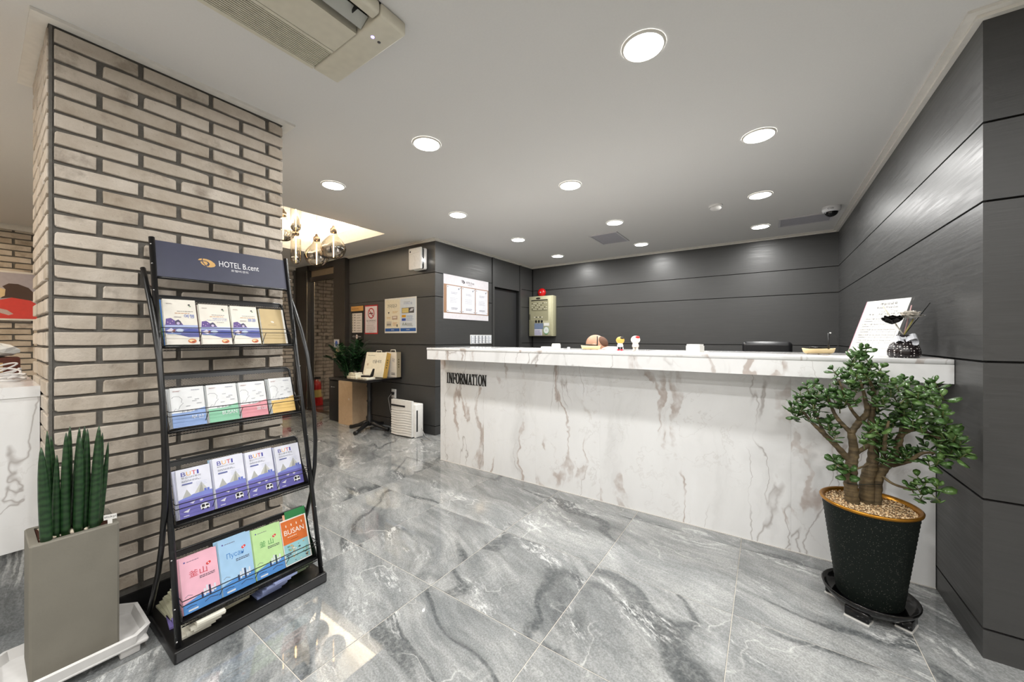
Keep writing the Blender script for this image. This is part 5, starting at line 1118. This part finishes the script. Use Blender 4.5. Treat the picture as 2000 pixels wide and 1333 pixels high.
for r_, nm in enumerate(('스탠다드 더블', '디럭스 더블', '디럭스 트윈', '패밀리 트윈', '스위트 트윈')):
    yy = ph * (.645 - .097 * r_); p.text(nm, pw * .10, yy, ph * .028, INK, pw * .25); p.greek(pw * .12, yy - ph * .03, pw * .2, ph * .016, 1, C(120, 120, 120), r_)
    for k, a in enumerate((.39, .53, .67, .81)): p.text(('80,000', '100,000', '100,000', '120,000')[k], pw * a, yy, ph * .018, C(90, 90, 96), pw * .11)
part('price_print', p, st_)
# diffuser bottle with flowers
dx, dy = 0.532, 2.465
df = thing('reed_diffuser', (dx, dy, ZT_), 'black perforated reed diffuser bottle with ribbon, flowers and sticks', 'diffuser')
def m_dots():
    m = Mat('black_dotted_ceramic'); v = m.coords(); vo = m.n('TexVoronoi', {'Vector': v, 'Scale': 95.0, 'Randomness': 0.25}).outputs
    m.set(col=m.mix(m.ramp(vo['Distance'], [(0.22, 1.0), (0.30, 0.0)]), (0.010, 0.006, 0.007), (0.62, 0.6, 0.58)), rough=0.25); return m.m
part('bottle', MB(m_dots()).lathe((dx, dy, ZT_), [(0.0005, 0), (0.048, 0.0), (0.056, 0.012), (0.057, 0.03), (0.048, 0.06), (0.03, 0.078), (0.02, 0.085), (0.02, 0.10), (0.026, 0.104), (0.026, 0.107), (0.0005, 0.107)], 26), df)
RB = flat((206, 208, 214), 0.6)
rbn = MB(RB)
for sg in (-1, 1):
    n = 10; pts_ = [(dx + sg * 0.042 * math.sin(math.pi * k / n) * (1 if sg > 0 else .8), dy - 0.024 - 0.006 * math.sin(k), ZT_ + 0.086 + 0.020 * math.sin(2 * math.pi * k / n) * .8 - 0.010 * (sg < 0)) for k in range(n + 1)]
    for k in range(n):
        a_, c_ = Vector(pts_[k]), Vector(pts_[k + 1]); q_ = Vector((0, 0.014, 0.012)); rbn.add([a_ - q_, c_ - q_, c_ + q_, a_ + q_], [(0, 1, 2, 3)], None, True)
rbn.tube([(dx + .023 * math.cos(t_), dy + .023 * math.sin(t_), ZT_ + 0.09) for t_ in [k * math.pi / 8 for k in range(17)]], 0.006, 6)
part('ribbon', rbn, df)
top = Vector((dx, dy, ZT_ + 0.105))
def stick(dxx, dyy, dz, mat, nm='reed', r_=0.0022): part(nm, MB(mat).tube([top - Vector((dxx, dyy, dz)) * 0.18, top + Vector((dxx, dyy, dz))], r_, 6), df)
stick(0.095, 0.045, 0.15, BLACK); stick(-0.075, -0.02, 0.14, C(226, 220, 200)); stick(0.030, 0.02, 0.14, C(196, 150, 150)); stick(0.03, -0.005, 0.075, C(170, 160, 90), 'flower_stem', 0.003); stick(-0.03, -0.01, 0.05, C(220, 214, 206), 'flower_stem')
fw = MB(C(236, 230, 222)); fc = top + Vector((0.018, -0.012, 0.078))
for ring_, (n, rad, tl) in enumerate(((8, 0.046, 0.30), (7, 0.042, 0.75), (5, 0.036, 1.15))):
    for k in range(n):
        a_ = 2 * math.pi * k / n + ring_ * .4; d_ = Vector((math.cos(a_) * math.cos(tl), math.sin(a_) * math.cos(tl), math.sin(tl))); leaf_geo(fw, fc, d_, (0, 0, 1), rad * 1.15, rad * 1.1)
part('white_flower', fw, df, 'white paper flower')
fk = MB(flat((20, 14, 16), 0.6)); fc = top + Vector((-0.045, -0.030, 0.052))
for ring_, (n, rad, tl) in enumerate(((7, 0.046, 0.70), (6, 0.044, 1.0), (4, 0.036, 1.3))):
    for k in range(n):
        a_ = 2 * math.pi * k / n + ring_ * .4; d_ = Vector((math.cos(a_) * math.cos(tl), math.sin(a_) * math.cos(tl), math.sin(tl))); leaf_geo(fk, fc, d_, (0, 0, 1), rad * 1.15, rad * 1.1)
part('black_flower', fk, df, 'black paper flower')

# ================================================================== OFFICE CHAIR BEHIND THE COUNTER
CH = flat((26, 26, 28), 0.32); ocx, ocy = 0.005, 4.30
oc = thing('office_chair', (ocx, ocy, 0), 'black leather office chair back showing above the counter', 'chair')
b = MB(CH); b.M = Matrix.Translation((ocx, ocy - 0.16, 0)) @ Matrix.Rotation(0.1, 4, 'X'); b.rbox(-0.185, 0.185, -0.035, 0.035, 0.55, 1.172, 0.034, 5); part('backrest', b, oc)
part('seat', MB(CH).rbox(ocx - 0.24, ocx + 0.24, ocy - 0.22, ocy + 0.24, 0.44, 0.52, 0.035, 3), oc)
part('gas_lift', MB(METALB).tube([(ocx, ocy, 0.10), (ocx, ocy, 0.44)], 0.026, 10), oc)
part('back_bracket', MB(METALB).tube([(ocx, ocy, 0.44), (ocx, ocy - 0.2, 0.46), (ocx, ocy - 0.235, 0.60)], 0.018, 8), oc)
for k in range(5):
    a_ = 2 * math.pi * k / 5; ex, ey_ = ocx + 0.28 * math.cos(a_), ocy + 0.28 * math.sin(a_)
    lg = part('star_leg', MB(METALB).tube([(ocx, ocy, 0.115), (ex, ey_, 0.075)], [0.03, 0.018], 8), oc); part('caster', MB(BLACK).tube([(ex - 0.012, ey_, 0.03), (ex + 0.012, ey_, 0.03)], 0.03, 12).tube([(ex, ey_, 0.05), (ex, ey_, 0.075)], 0.008, 6), lg)

# ================================================================== GREY PLANTER WITH SPEAR LEAVES
gx0, gx1, gy0, gy1 = -2.195, -1.988, 0.102, 0.308
tr_ = thing('plant_tray', (-2.1, 0.205, 0), 'white plastic tray on feet under the tall grey planter', 'tray')
TW = flat((226, 224, 222), 0.3)
b = MB(TW); tx0, tx1, ty0, ty1 = -2.235, -1.945, 0.015, 0.392
b.rbox(tx0 + .01, tx1 - .01, ty0 + .01, ty1 - .01, 0.035, 0.052, 0.007, 2)
part('tray_floor', b, tr_)
def oct_(x0, x1, y_0, y_1, c_): return [(x0 + c_, y_0), (x1 - c_, y_0), (x1, y_0 + c_), (x1, y_1 - c_), (x1 - c_, y_1), (x0 + c_, y_1), (x0, y_1 - c_), (x0, y_0 + c_)]
b = MB(TW); o1 = oct_(tx0 + .014, tx1 - .014, ty0 + .014, ty1 - .014, .035); o2 = oct_(tx0, tx1, ty0, ty1, .045); o3 = oct_(tx0 + .012, tx1 - .012, ty0 + .012, ty1 - .012, .04); o4 = oct_(tx0 + .022, tx1 - .022, ty0 + .022, ty1 - .022, .034)
vs = [(x_, y_, 0.036) for x_, y_ in o1] + [(x_, y_, 0.082) for x_, y_ in o2] + [(x_, y_, 0.084) for x_, y_ in o3] + [(x_, y_, 0.052) for x_, y_ in o4]
b.add(vs, [(r_ * 8 + k, r_ * 8 + (k + 1) % 8, (r_ + 1) * 8 + (k + 1) % 8, (r_ + 1) * 8 + k) for r_ in range(3) for k in range(8)]); part('rim', b, tr_)
for x_ in (tx0 + .03, tx1 - .075):
    for y_ in (ty0 + .03, ty1 - .085): part('foot', MB(TW).rbox(x_, x_ + .045, y_, y_ + .055, 0.0, 0.036, 0.005, 2), tr_)
gp = thing('grey_planter', (-2.09, 0.205, 0.053), 'tall square grey cement planter at the lower left', 'planter')
GREYC = m_concrete((122, 118, 108), 9, 0.10, 0.8, 0.15)
b = MB(GREYC); z0, z1 = 0.0535, 0.512; t_ = 0.02
q1 = oct_(gx0, gx1, gy0, gy1, 0.006); q2 = oct_(gx0 + 0.003, gx1 - 0.003, gy0 + 0.003, gy1 - 0.003, 0.006); q3 = oct_(gx0 + t_, gx1 - t_, gy0 + t_, gy1 - t_, 0.004)
b.add([(x_, y_, z0) for x_, y_ in q1] + [(x_, y_, z1 - 0.004) for x_, y_ in q1] + [(x_, y_, z1) for x_, y_ in q2] + [(x_, y_, z1) for x_, y_ in q3] + [(x_, y_, z1 - 0.03) for x_, y_ in q3],
      [list(range(8))[::-1]] + [(r_ * 8 + k, r_ * 8 + (k + 1) % 8, (r_ + 1) * 8 + (k + 1) % 8, (r_ + 1) * 8 + k) for r_ in range(4) for k in range(8)])
part('shell', b, gp)
part('soil', MB(m_concrete((70, 40, 28), 60, 0.4)).box(gx0 + t_ + .001, gx1 - t_ - .001, gy0 + t_ + .001, gy1 - t_ - .001, z1 - 0.03, z1 - 0.006), gp)
rp = random.Random(4); PEB = m_leaf((0.42, 0.34, 0.24), (0.66, 0.58, 0.46), 'pale_pebble', 0.7)
def peb_mesh(seed):
    r_ = random.Random(seed); b = MB(PEB); b.ball((0, 0, 0), (1, 0.75, 0.55), 8, 6); b.v = [v_ * r_.uniform(0.85, 1.12) for v_ in b.v]; return b.mesh('pebble')
pebs = [peb_mesh(k) for k in range(5)]
for k in range(46):
    x_ = rp.uniform(gx0 + .03, gx1 - .03); y_ = rp.uniform(gy0 + .03, gy1 - .03); s_ = rp.uniform(0.008, 0.015)
    piece('pebble', rp.choice(pebs), gp, (x_, y_, z1 - 0.004 + s_ * .3), (rp.uniform(-.5, .5), rp.uniform(-.5, .5), rp.uniform(0, 6)), (s_, s_, s_))
STU = m_stucky()
sk = thing('spear_plant', (-2.09, 0.205, 0.50), 'cluster of dark green cylindrical spear leaves in the grey planter', 'plant')
spears = [(-2.012, 0.140, 0.340, 0.0145, -0.012), (-2.055, 0.152, 0.385, 0.010, -0.008), (-2.035, 0.160, 0.30, 0.010, 0.004), (-2.03, 0.182, 0.375, 0.0125, 0.002), (-2.07, 0.19, 0.39, 0.011, 0.006), (-2.06, 0.205, 0.385, 0.011, 0.012), (-2.025, 0.210, 0.355, 0.0125, 0.006), (-2.05, 0.228, 0.375, 0.012, 0.008), (-2.025, 0.246, 0.385, 0.0145, 0.016), (-2.04, 0.258, 0.355, 0.010, 0.014), (-2.09, 0.165, 0.36, 0.011, -0.01), (-2.10, 0.22, 0.38, 0.012, 0.014), (-2.055, 0.266, 0.315, 0.008, 0.022), (-2.11, 0.19, 0.34, 0.011, 0.0)]
for k, (x_, y_, L, r_, ln) in enumerate(spears):
    pts = [(x_ + 0.006 * math.sin(3 * t_ + k), y_ + ln * t_, 0.49 + L * t_) for t_ in (0, .12, .3, .5, .7, .85, .95, 1)]
    part('spear_leaf', MB(STU).tube(pts, [r_ * q for q in (.9, 1, 1, .95, .8, .58, .32, .08)], 10), sk)
pg = thing('plant_tag', (-2.0, 0.285, 0.50), 'white plant tag with handwriting stuck in the grey planter', 'tag')
tX, tU = Vector((0.35, 0.93, 0)).normalized(), Vector((0.05, -.02, 1)).normalized(); t0 = Vector((-2.005, 0.270, 0.528))
part('card', MB(WHITE).prism([(0, 0), (0.034, 0), (0.034, 0.019), (0, 0.019)], t0, tX, tU, tX.cross(tU) * 0.001), pg); part('stake', MB(WHITE).prism([(0.010, -0.045), (0.022, -0.045), (0.022, 0.0), (0.010, 0.0)], t0, tX, tU, tX.cross(tU) * 0.001), pg)
p = Print(t0 + tX.cross(tU) * 0.001, tX, tU, 0.0003); p.text('stukyi', 0.002, 0.005, 0.010, INK, 0.030); part('handwriting', p, pg)

# ================================================================== JADE TREE
jx, jy = 0.375, 2.245
sa = thing('plant_saucer', (jx, jy, 0), 'glossy black footed saucer under the jade tree pot', 'saucer')
GB = flat((9, 9, 10), 0.12)
part('dish', MB(GB).lathe((jx, jy, 0), [(0.0005, 0.038), (0.11, 0.036), (0.138, 0.04), (0.156, 0.062), (0.162, 0.080), (0.157, 0.082), (0.148, 0.066), (0.130, 0.050), (0.0005, 0.048)], 32), sa)
for k in range(4):
    a_ = math.radians(-115 + 90 * k); c_, s2 = math.cos(a_), math.sin(a_); b = MB(GB); b.M = Matrix.Translation((jx + 0.118 * c_, jy + 0.118 * s2, 0)) @ Matrix.Rotation(a_, 4, 'Z'); b.rbox(-0.025, 0.025, -0.04, 0.04, 0.006, 0.046, 0.005, 2); f_ = part('foot', b, sa)
    b = MB(C(226, 224, 220)); b.M = Matrix.Translation((jx + 0.118 * c_, jy + 0.118 * s2, 0)) @ Matrix.Rotation(a_, 4, 'Z'); b.box(-0.026, 0.026, -0.041, 0.041, 0.0, 0.006); part('foot_pad', b, f_)
jp = thing('plant_pot', (jx, jy, 0.049), 'black speckled round pot with a gold rim', 'pot')
pr_ = [(0.0005, 0.052), (0.104, 0.052), (0.109, 0.058)]
for k in range(22):
    t_ = k / 21; z_ = 0.062 + 0.395 * t_; r_ = 0.110 + 0.049 * t_; pr_ += [(r_ + 0.0012, z_), (r_, z_ + 0.012)]
part('wall', MB(m_pebblepot()).lathe((jx, jy, 0), pr_, 40), jp)
GR = flat((176, 122, 42), 0.3, 0.85)
part('rim', MB(GR).lathe((jx, jy, 0), [(0.158, 0.458), (0.167, 0.464), (0.169, 0.472), (0.164, 0.476), (0.154, 0.472), (0.150, 0.455)], 40), jp)
part('gravel_bed', MB(m_concrete((150, 124, 92), 90, 0.4)).lathe((jx, jy, 0), [(0.152, 0.455), (0.08, 0.459), (0.0005, 0.462)], 32), jp)
gb = MB(PEB); rp = random.Random(9)
GM = [flat(c_, 0.8) for c_ in ((206, 178, 136), (184, 150, 110), (222, 200, 164), (120, 98, 74))]
for k in range(1500):
    rr_ = 0.148 * math.sqrt(rp.random()); a_ = rp.uniform(0, 6.283); s_ = rp.uniform(0.0022, 0.0045); x_, y_, z_ = jx + rr_ * math.cos(a_), jy + rr_ * math.sin(a_), 0.4615 + 0.002 * rp.random()
    vs = [(x_ + s_ * rp.uniform(.7, 1.2), y_, z_), (x_ - s_ * rp.uniform(.7, 1.2), y_, z_), (x_, y_ + s_ * rp.uniform(.7, 1.2), z_), (x_, y_ - s_ * rp.uniform(.7, 1.2), z_), (x_, y_, z_ + s_ * .8), (x_, y_, z_ - s_ * .8)]
    gb.add(vs, [(0, 2, 4), (2, 1, 4), (1, 3, 4), (3, 0, 4), (2, 0, 5), (1, 2, 5), (3, 1, 5), (0, 3, 5)], rp.choice(GM))
part('gravel', gb, jp, kind='stuff')
jt = thing('jade_tree', (jx, jy, 0.455), 'jade tree with thick brown trunks and dense glossy green leaves', 'plant')
# trunk layout: (right offset, height, depth offset) in a vertical frame of the plant facing the room
TA = math.radians(44.05 - 34.5); Rv = Vector((math.cos(-TA), math.sin(-TA), 0)); Dv = Vector((-Rv.y, Rv.x, 0))
TH_ = math.atan(496 / 722.0); AV = math.radians(44.05)
Dv = Vector((-math.sin(TH_ - AV), math.cos(TH_ - AV), 0)); Rv = Vector((Dv.y, -Dv.x, 0))
def J(px, py, dd=0.0):
    """from the study sketch of the plant (sketch units) to metres on the plant"""
    h = 0.462 + (1290 - py) / 1290 * 0.735; r_ = (px - 600) / 1333 * 0.575
    return Vector((jx, jy, 0)) + Rv * r_ + Dv * dd + Vector((0, 0, h))
branches = [
 ([(480, 1300, -.02), (465, 1150, -.03), (470, 1000, -.03), (490, 880, -.03), (470, 740, -.04)], [.026, .024, .022, .017, .014]),
 ([(470, 740, -.04), (370, 640, -.06), (320, 540, -.08), (300, 470, -.09)], [.010, .008, .006, .004]),
 ([(470, 740, -.04), (530, 650, -.03), (590, 570, -.02), (570, 450, -.02), (540, 330, -.03)], [.013, .012, .011, .007, .004]),
 ([(455, 960, -.03), (350, 850, -.05), (270, 780, -.06), (170, 690, -.08), (90, 600, -.09)], [.014, .012, .010, .007, .004]),
 ([(270, 780, -.06), (210, 690, -.02), (170, 580, 0), (180, 480, .01)], [.008, .006, .005, .003]),
 ([(590, 1300, .02), (590, 1100, .01), (630, 950, .0), (632, 780, -.01), (620, 600, .0), (640, 450, .0), (600, 300, -.02)], [.028, .025, .02, .017, .013, .009, .004]),
 ([(500, 900, -.03), (570, 850, -.02), (625, 800, -.01)], [.010, .009, .009]),
 ([(640, 1300, .03), (660, 1100, .03), (725, 970, .02), (800, 850, .01), (830, 720, .0), (930, 640, -.02), (1020, 550, -.03)], [.026, .022, .019, .016, .011, .008, .004]),
 ([(770, 965, .02), (880, 895, -.02), (960, 820, -.04), (1040, 800, -.05)], [.010, .009, .006, .004]),
 ([(830, 720, .0), (850, 560, .03), (870, 430, .03), (860, 330, .02)], [.009, .007, .005, .003]),
 ([(700, 960, .02), (710, 820, -.05), (720, 700, -.08), (740, 600, -.09)], [.009, .008, .006, .004]),
 ([(680, 1050, .03), (770, 1085, -.02), (890, 1080, -.06), (950, 1060, -.07)], [.007, .005, .004, .003]),
 ([(610, 975, .0), (500, 1010, -.06), (420, 1010, -.08), (370, 985, -.09)], [.005, .004, .004, .003]),
 ([(930, 640, -.02), (1060, 690, -.05), (1150, 700, -.07), (1230, 650, -.07)], [.006, .005, .004, .003]),
 ([(540, 640, -.03), (470, 540, -.08), (420, 420, -.09), (380, 330, -.09)], [.008, .006, .005, .003]),
]
def knotty(pts, rs, seed):
    """smooth the sketch line and give it the swollen rings of old jade wood"""
    r_ = random.Random(seed); P_ = []; Q_ = []
    for i in range(len(pts) - 1):
        p0, p1, p2, p3 = pts[max(i - 1, 0)], pts[i], pts[i + 1], pts[min(i + 2, len(pts) - 1)]
        for k in range(6):
            t_ = k / 6; P_.append(0.5 * ((2 * p1) + (p2 - p0) * t_ + (2 * p0 - 5 * p1 + 4 * p2 - p3) * t_ * t_ + (3 * p1 - p0 - 3 * p2 + p3) * t_ ** 3)); Q_.append((rs[i] + (rs[i + 1] - rs[i]) * t_) * (r_.uniform(0.90, 1.02) if k % 2 else r_.uniform(1.0, 1.12)))
    P_.append(pts[-1]); Q_.append(rs[-1]); return P_, Q_
for bi, (pl, rs) in enumerate(branches):
    part('trunk' if rs[0] > .02 else 'branch', MB(BARK).tube(*knotty([J(*q) for q in pl], rs, bi), 10), jt)
tie = MB(flat((24, 32, 22), 0.6)); tie.tube([J(440, 1130, -.06), J(520, 1125, -.065), J(600, 1120, -.03), J(690, 1115, -.01)], 0.0015, 6); part('wire_tie', tie, jt)
JL = m_leaf((0.026, 0.070, 0.017), (0.075, 0.140, 0.034), 'jade_leaf', 0.25)
def jleaf():
    b = MB(JL); pts = [(0, 0), (.12, .10), (.35, .25), (.62, .36), (.85, .30), (1, 0), (.85, -.30), (.62, -.36), (.35, -.25), (.12, -.10)]
    n = len(pts); vs = [(x_, y_, 0.06 * x_ * x_) for x_, y_ in pts] + [(.6, 0, .10), (.3, 0, .07), (.6, 0, -.05), (.3, 0, -.03)]
    fs = []
    for k in range(n):
        k2 = (k + 1) % n; c_ = n if pts[k][0] + pts[k2][0] > .9 else n + 1
        fs.append((k, k2, c_)); fs.append((k2, k, c_ + 2))
    fs += [(2, n, n + 1), (8, n + 1, n)]
    fs = [f for f in fs]
    return b.add(vs, fs, None, True)
jl_b = jleaf(); jl_me = jl_b.mesh('leaf')
tips = [(540, 90), (510, 160), (580, 150), (470, 210), (540, 215), (620, 200), (690, 215), (430, 270), (500, 290), (570, 270), (640, 280), (700, 270), (330, 250), (390, 320), (460, 350), (530, 350), (600, 350), (660, 340), (730, 330), (780, 330), (850, 310), (310, 400), (370, 420), (440, 430), (120, 390), (180, 380), (230, 420), (60, 440), (40, 500), (110, 490), (170, 470), (230, 490), (10, 560), (90, 560), (150, 570), (220, 560), (40, 640), (190, 620), (300, 450), (340, 490), (420, 490), (490, 450), (620, 440), (680, 460), (650, 520), (720, 420), (780, 430), (840, 390), (880, 420), (930, 380), (1000, 360), (1050, 310), (1060, 370), (900, 480), (960, 460), (1020, 450), (920, 540), (990, 530), (1050, 560), (1090, 580), (860, 540), (800, 480), (740, 600), (800, 610), (660, 640), (730, 660), (600, 700), (650, 720), (700, 740), (560, 760), (760, 760), (870, 640), (940, 600), (1020, 690), (1080, 700), (1130, 640), (1180, 680), (1240, 640), (1150, 740), (1170, 780), (830, 850), (900, 840), (960, 840), (1000, 870), (1050, 820), (740, 890), (700, 880), (320, 720), (310, 650), (370, 975), (400, 1020), (450, 1010), (340, 965), (930, 980), (980, 1010), (1050, 1010), (920, 1040), (960, 1100), (1020, 1080), (880, 1060)]
rj = random.Random(17); leaves = []
for (px, py) in tips:
    dd = rj.uniform(-.13, .05) if py < 900 else rj.uniform(-.09, -.06)
    root = J(px, py, dd)
    # keep clear of countertop, counter front and right wall
    for it in range(1 if (py > 850 or rj.random() < .35) else 2):
        if it: root = root + Vector((rj.uniform(-.03, .03), rj.uniform(-.05, .02), rj.uniform(-.03, .02)))
        lim = 2.325 if root.z > 0.94 else 2.52
        if root.y > lim: root.y = lim - rj.uniform(0, .06)
        if root.x > 0.615: root.x = 0.615 - rj.uniform(0, .04)
        ax = Vector((rj.uniform(-.5, .5), rj.uniform(-.6, .3), rj.uniform(.5, 1))).normalized(); u_ = ax.orthogonal().normalized(); v_ = ax.cross(u_)
        ph0 = rj.uniform(0, 6.28)
        for lv in range(rj.choice((2, 3, 3))):
            for s_ in (0, math.pi):
                a_ = ph0 + lv * math.pi / 2 + s_; spread = (.25, .7, 1.1)[lv] if lv < 3 else 1.2; el = 1.15 - spread * .9
                d_ = (u_ * math.cos(a_) + v_ * math.sin(a_)) * math.cos(el) + ax * math.sin(el); L = rj.uniform(.034, .046) * (0.72 + .25 * lv)
                leaves.append((root - ax * 0.016 * lv, d_.normalized(), ax, L))
        leaves.append(('twig', root, ax))
tw = MB(flat((84, 92, 44), 0.6)); real = []
for q in leaves:
    if q[0] == 'twig': tw.tube([q[1] - q[2] * 0.034, q[1]], [0.0026, 0.0016], 5)
    else: real.append(q)
part('twigs', tw, jt, kind='stuff')
real.sort(key=lambda q: q[0].y - q[0].x * 0.3)
def leaf_M(o, d, ax):
    s_ = ax.cross(d); s_ = s_.normalized() if s_.length > 1e-3 else d.orthogonal().normalized(); u = d.cross(s_)
    return Matrix(((d.x, s_.x, u.x), (d.y, s_.y, u.y), (d.z, s_.z, u.z)))
rest = MB(JL)
for k, (o, d, ax, L) in enumerate(real):
    m3 = leaf_M(o, d, ax)
    e_ = o + d * L
    if e_.x > 0.662 or (e_.y > 2.375 and e_.z > 0.98): continue
    if k < 300: piece('leaf', jl_me, jt, o, m3.to_euler(), (L, L, L))
    else:
        M4 = Matrix.Translation(o) @ m3.to_4x4() @ Matrix.Scale(L, 4); rest.M = M4; rest.add([v_.copy() for v_ in jl_b.v], jl_b.f, JL, True)
part('leaves', rest, jt, kind='stuff')

# ================================================================== PERSON BENDING BEHIND THE COUNTER
SKIN = Mat('skin'); SKIN.set(col=SKIN.mix(SKIN.noise(SKIN.coords(), 30, 3), (0.46, 0.25, 0.16), (0.56, 0.32, 0.21)), rough=0.5, sss=0.05); SKIN = SKIN.m
SHIRT = flat((224, 224, 228), 0.8); TROU = flat((34, 34, 40), 0.85); HAIR = flat((100, 68, 50), 0.75)
def skin_mesh(verts, edges, radii, root, sub=2):
    me = bpy.data.meshes.new('sk'); me.from_pydata(verts, edges, []); ob = bpy.data.objects.new('sk', me); COL.objects.link(ob)
    md = ob.modifiers.new('s', 'SKIN'); ss = ob.modifiers.new('u', 'SUBSURF'); ss.levels = sub
    for i, r_ in enumerate(radii):
        d_ = me.skin_vertices[0].data[i]; d_.radius = (r_, r_) if not hasattr(r_, '__len__') else r_; d_.use_root = (i == root)
    dg = bpy.context.evaluated_depsgraph_get(); ev = ob.evaluated_get(dg); m2 = ev.to_mesh()
    vs = [v.co.copy() for v in m2.vertices]; fs = [list(p_.vertices) for p_ in m2.polygons]; ev.to_mesh_clear(); bpy.data.objects.remove(ob); return vs, fs
hip = Vector((-1.02, 3.52, 0.92)); chest = Vector((-1.17, 3.44, 1.02)); sh = Vector((-1.225, 3.41, 1.045)); hc = Vector((-1.345, 3.40, 1.125))
body = MB(SKIN)
# arms and hands (reaching down to the desk below the counter) + legs + neck as one skinned figure
V_ = [hip, chest, sh, sh.lerp(hc, .5)]; E_ = [(0, 1), (1, 2), (2, 3)]; RR = [(.13, .10), (.14, .10), (.09, .08), .052]
for sg in (-1, 1):
    k0 = len(V_)
    V_ += [sh + Vector((0.03, sg * 0.19, -0.03)), sh + Vector((-0.05, sg * 0.24, -0.26)), sh + Vector((-0.22, sg * 0.17, -0.36)), sh + Vector((-0.29, sg * 0.14, -0.37))]; E_ += [(2, k0), (k0, k0 + 1), (k0 + 1, k0 + 2), (k0 + 2, k0 + 3)]; RR += [.055, .042, .030, (.036, .018)]
    for f_, (dy_, L_) in enumerate(((-.030, .07), (-.010, .082), (.010, .078), (.030, .062))):
        kk = len(V_); b0 = V_[k0 + 3]; V_ += [b0 + Vector((-.03, dy_, -.002)), b0 + Vector((-.03 - L_ * .5, dy_ * 1.1, .004)), b0 + Vector((-.03 - L_, dy_ * 1.15, -.012))]; E_ += [(k0 + 3, kk), (kk, kk + 1), (kk + 1, kk + 2)]; RR += [.009, .0085, .0075]
    kk = len(V_); b0 = V_[k0 + 2]; V_ += [b0 + Vector((-.04, -sg * .038, .0)), b0 + Vector((-.075, -sg * .058, -.006))]; E_ += [(k0 + 2, kk), (kk, kk + 1)]; RR += [.011, .0085]
    kk = len(V_); V_ += [hip + Vector((0.0, sg * .09, -.08)), Vector((hip.x - .02, hip.y + sg * .10, .50)), Vector((hip.x + .02, hip.y + sg * .11, .09)), Vector((hip.x - .12, hip.y + sg * .12, .045))]; E_ += [(0, kk), (kk, kk + 1), (kk + 1, kk + 2), (kk + 2, kk + 3)]; RR += [.085, .06, .045, (.042, .04)]
vs, fs = skin_mesh([tuple(v_) for v_ in V_], E_, RR, 0, 1); body.add(vs, fs, None, True)
# head, bowed toward the desk: local +x face direction, z up, tilted forward
MH = Matrix.Translation(hc) @ Matrix.Rotation(math.pi, 4, 'Z') @ Matrix.Rotation(0.95, 4, 'Y')
body.M = MH
hb = MB(SKIN); hb.ball((0, 0, 0), (0.098, 0.076, 0.112), 20, 14)
hv = []
for v_ in hb.v:
    x_, y_, z_ = v_
    if z_ < -0.02: y_ *= 1 + 0.28 * (z_ + .02) / .1; x_ = x_ * (1 + (0.35 if x_ < 0 else 0.08) * (z_ + .02) / .1)
    hv.append((x_, y_, z_))
body.add(hv, hb.f, None, True); body.ball((0.098, 0, -0.018), (0.018, 0.014, 0.024), 10, 8); body.ball((0.085, 0, -0.062), (0.012, 0.026, 0.006), 10, 6, flat((168, 96, 84), 0.5))
for sg in (-1, 1):
    body.ball((-0.005, sg * 0.077, -0.012), (0.020, 0.009, 0.030), 10, 8); body.ball((0.082, sg * 0.031, 0.008), (0.012, 0.013, 0.009), 10, 6, flat((236, 232, 226), 0.3)); body.ball((0.0905, sg * 0.031, 0.008), (0.005, 0.006, 0.006), 8, 6, flat((30, 22, 18), 0.3))
body.M = None
pe = solo('person', body, (hip.x, hip.y, 0), 'person in a white shirt bending down behind the counter', 'person')
hr = MB(HAIR); hr.M = MH; hr.ball((-0.056, 0, -0.022), (0.050, 0.058, 0.064), 32, 20); part('hair', hr, pe)
SV = [hip + Vector((0.01, 0, -.02)), chest, sh, sh + Vector((-.025, 0, .02))]; SE_ = [(0, 1), (1, 2), (2, 3)]; SR = [(.15, .12), (.16, .12), (.105, .095), .07]
for sg in (-1, 1):
    k0 = len(SV); SV += [sh + Vector((0.03, sg * 0.19, -0.03)), sh + Vector((-0.035, sg * 0.23, -0.19))]; SE_ += [(2, k0), (k0, k0 + 1)]; SR += [.07, .06]
vs, fs = skin_mesh([tuple(v_) for v_ in SV], SE_, SR, 0, 2); part('shirt', MB(SHIRT).add(vs, fs, None, True), pe)
TV = [hip + Vector((0, 0, .0)), hip + Vector((0, 0, -.05))]; TE = [(0, 1)]; TR = [(.14, .11), (.14, .11)]
for sg in (-1, 1):
    kk = len(TV); TV += [hip + Vector((0.0, sg * .09, -.10)), Vector((hip.x - .02, hip.y + sg * .10, .50)), Vector((hip.x + .02, hip.y + sg * .11, .07))]; TE += [(1, kk), (kk, kk + 1), (kk + 1, kk + 2)]; TR += [.10, .078, .062]
vs, fs = skin_mesh([tuple(v_) for v_ in TV], TE, TR, 0, 2); part('trousers', MB(TROU).add(vs, fs, None, True), pe)
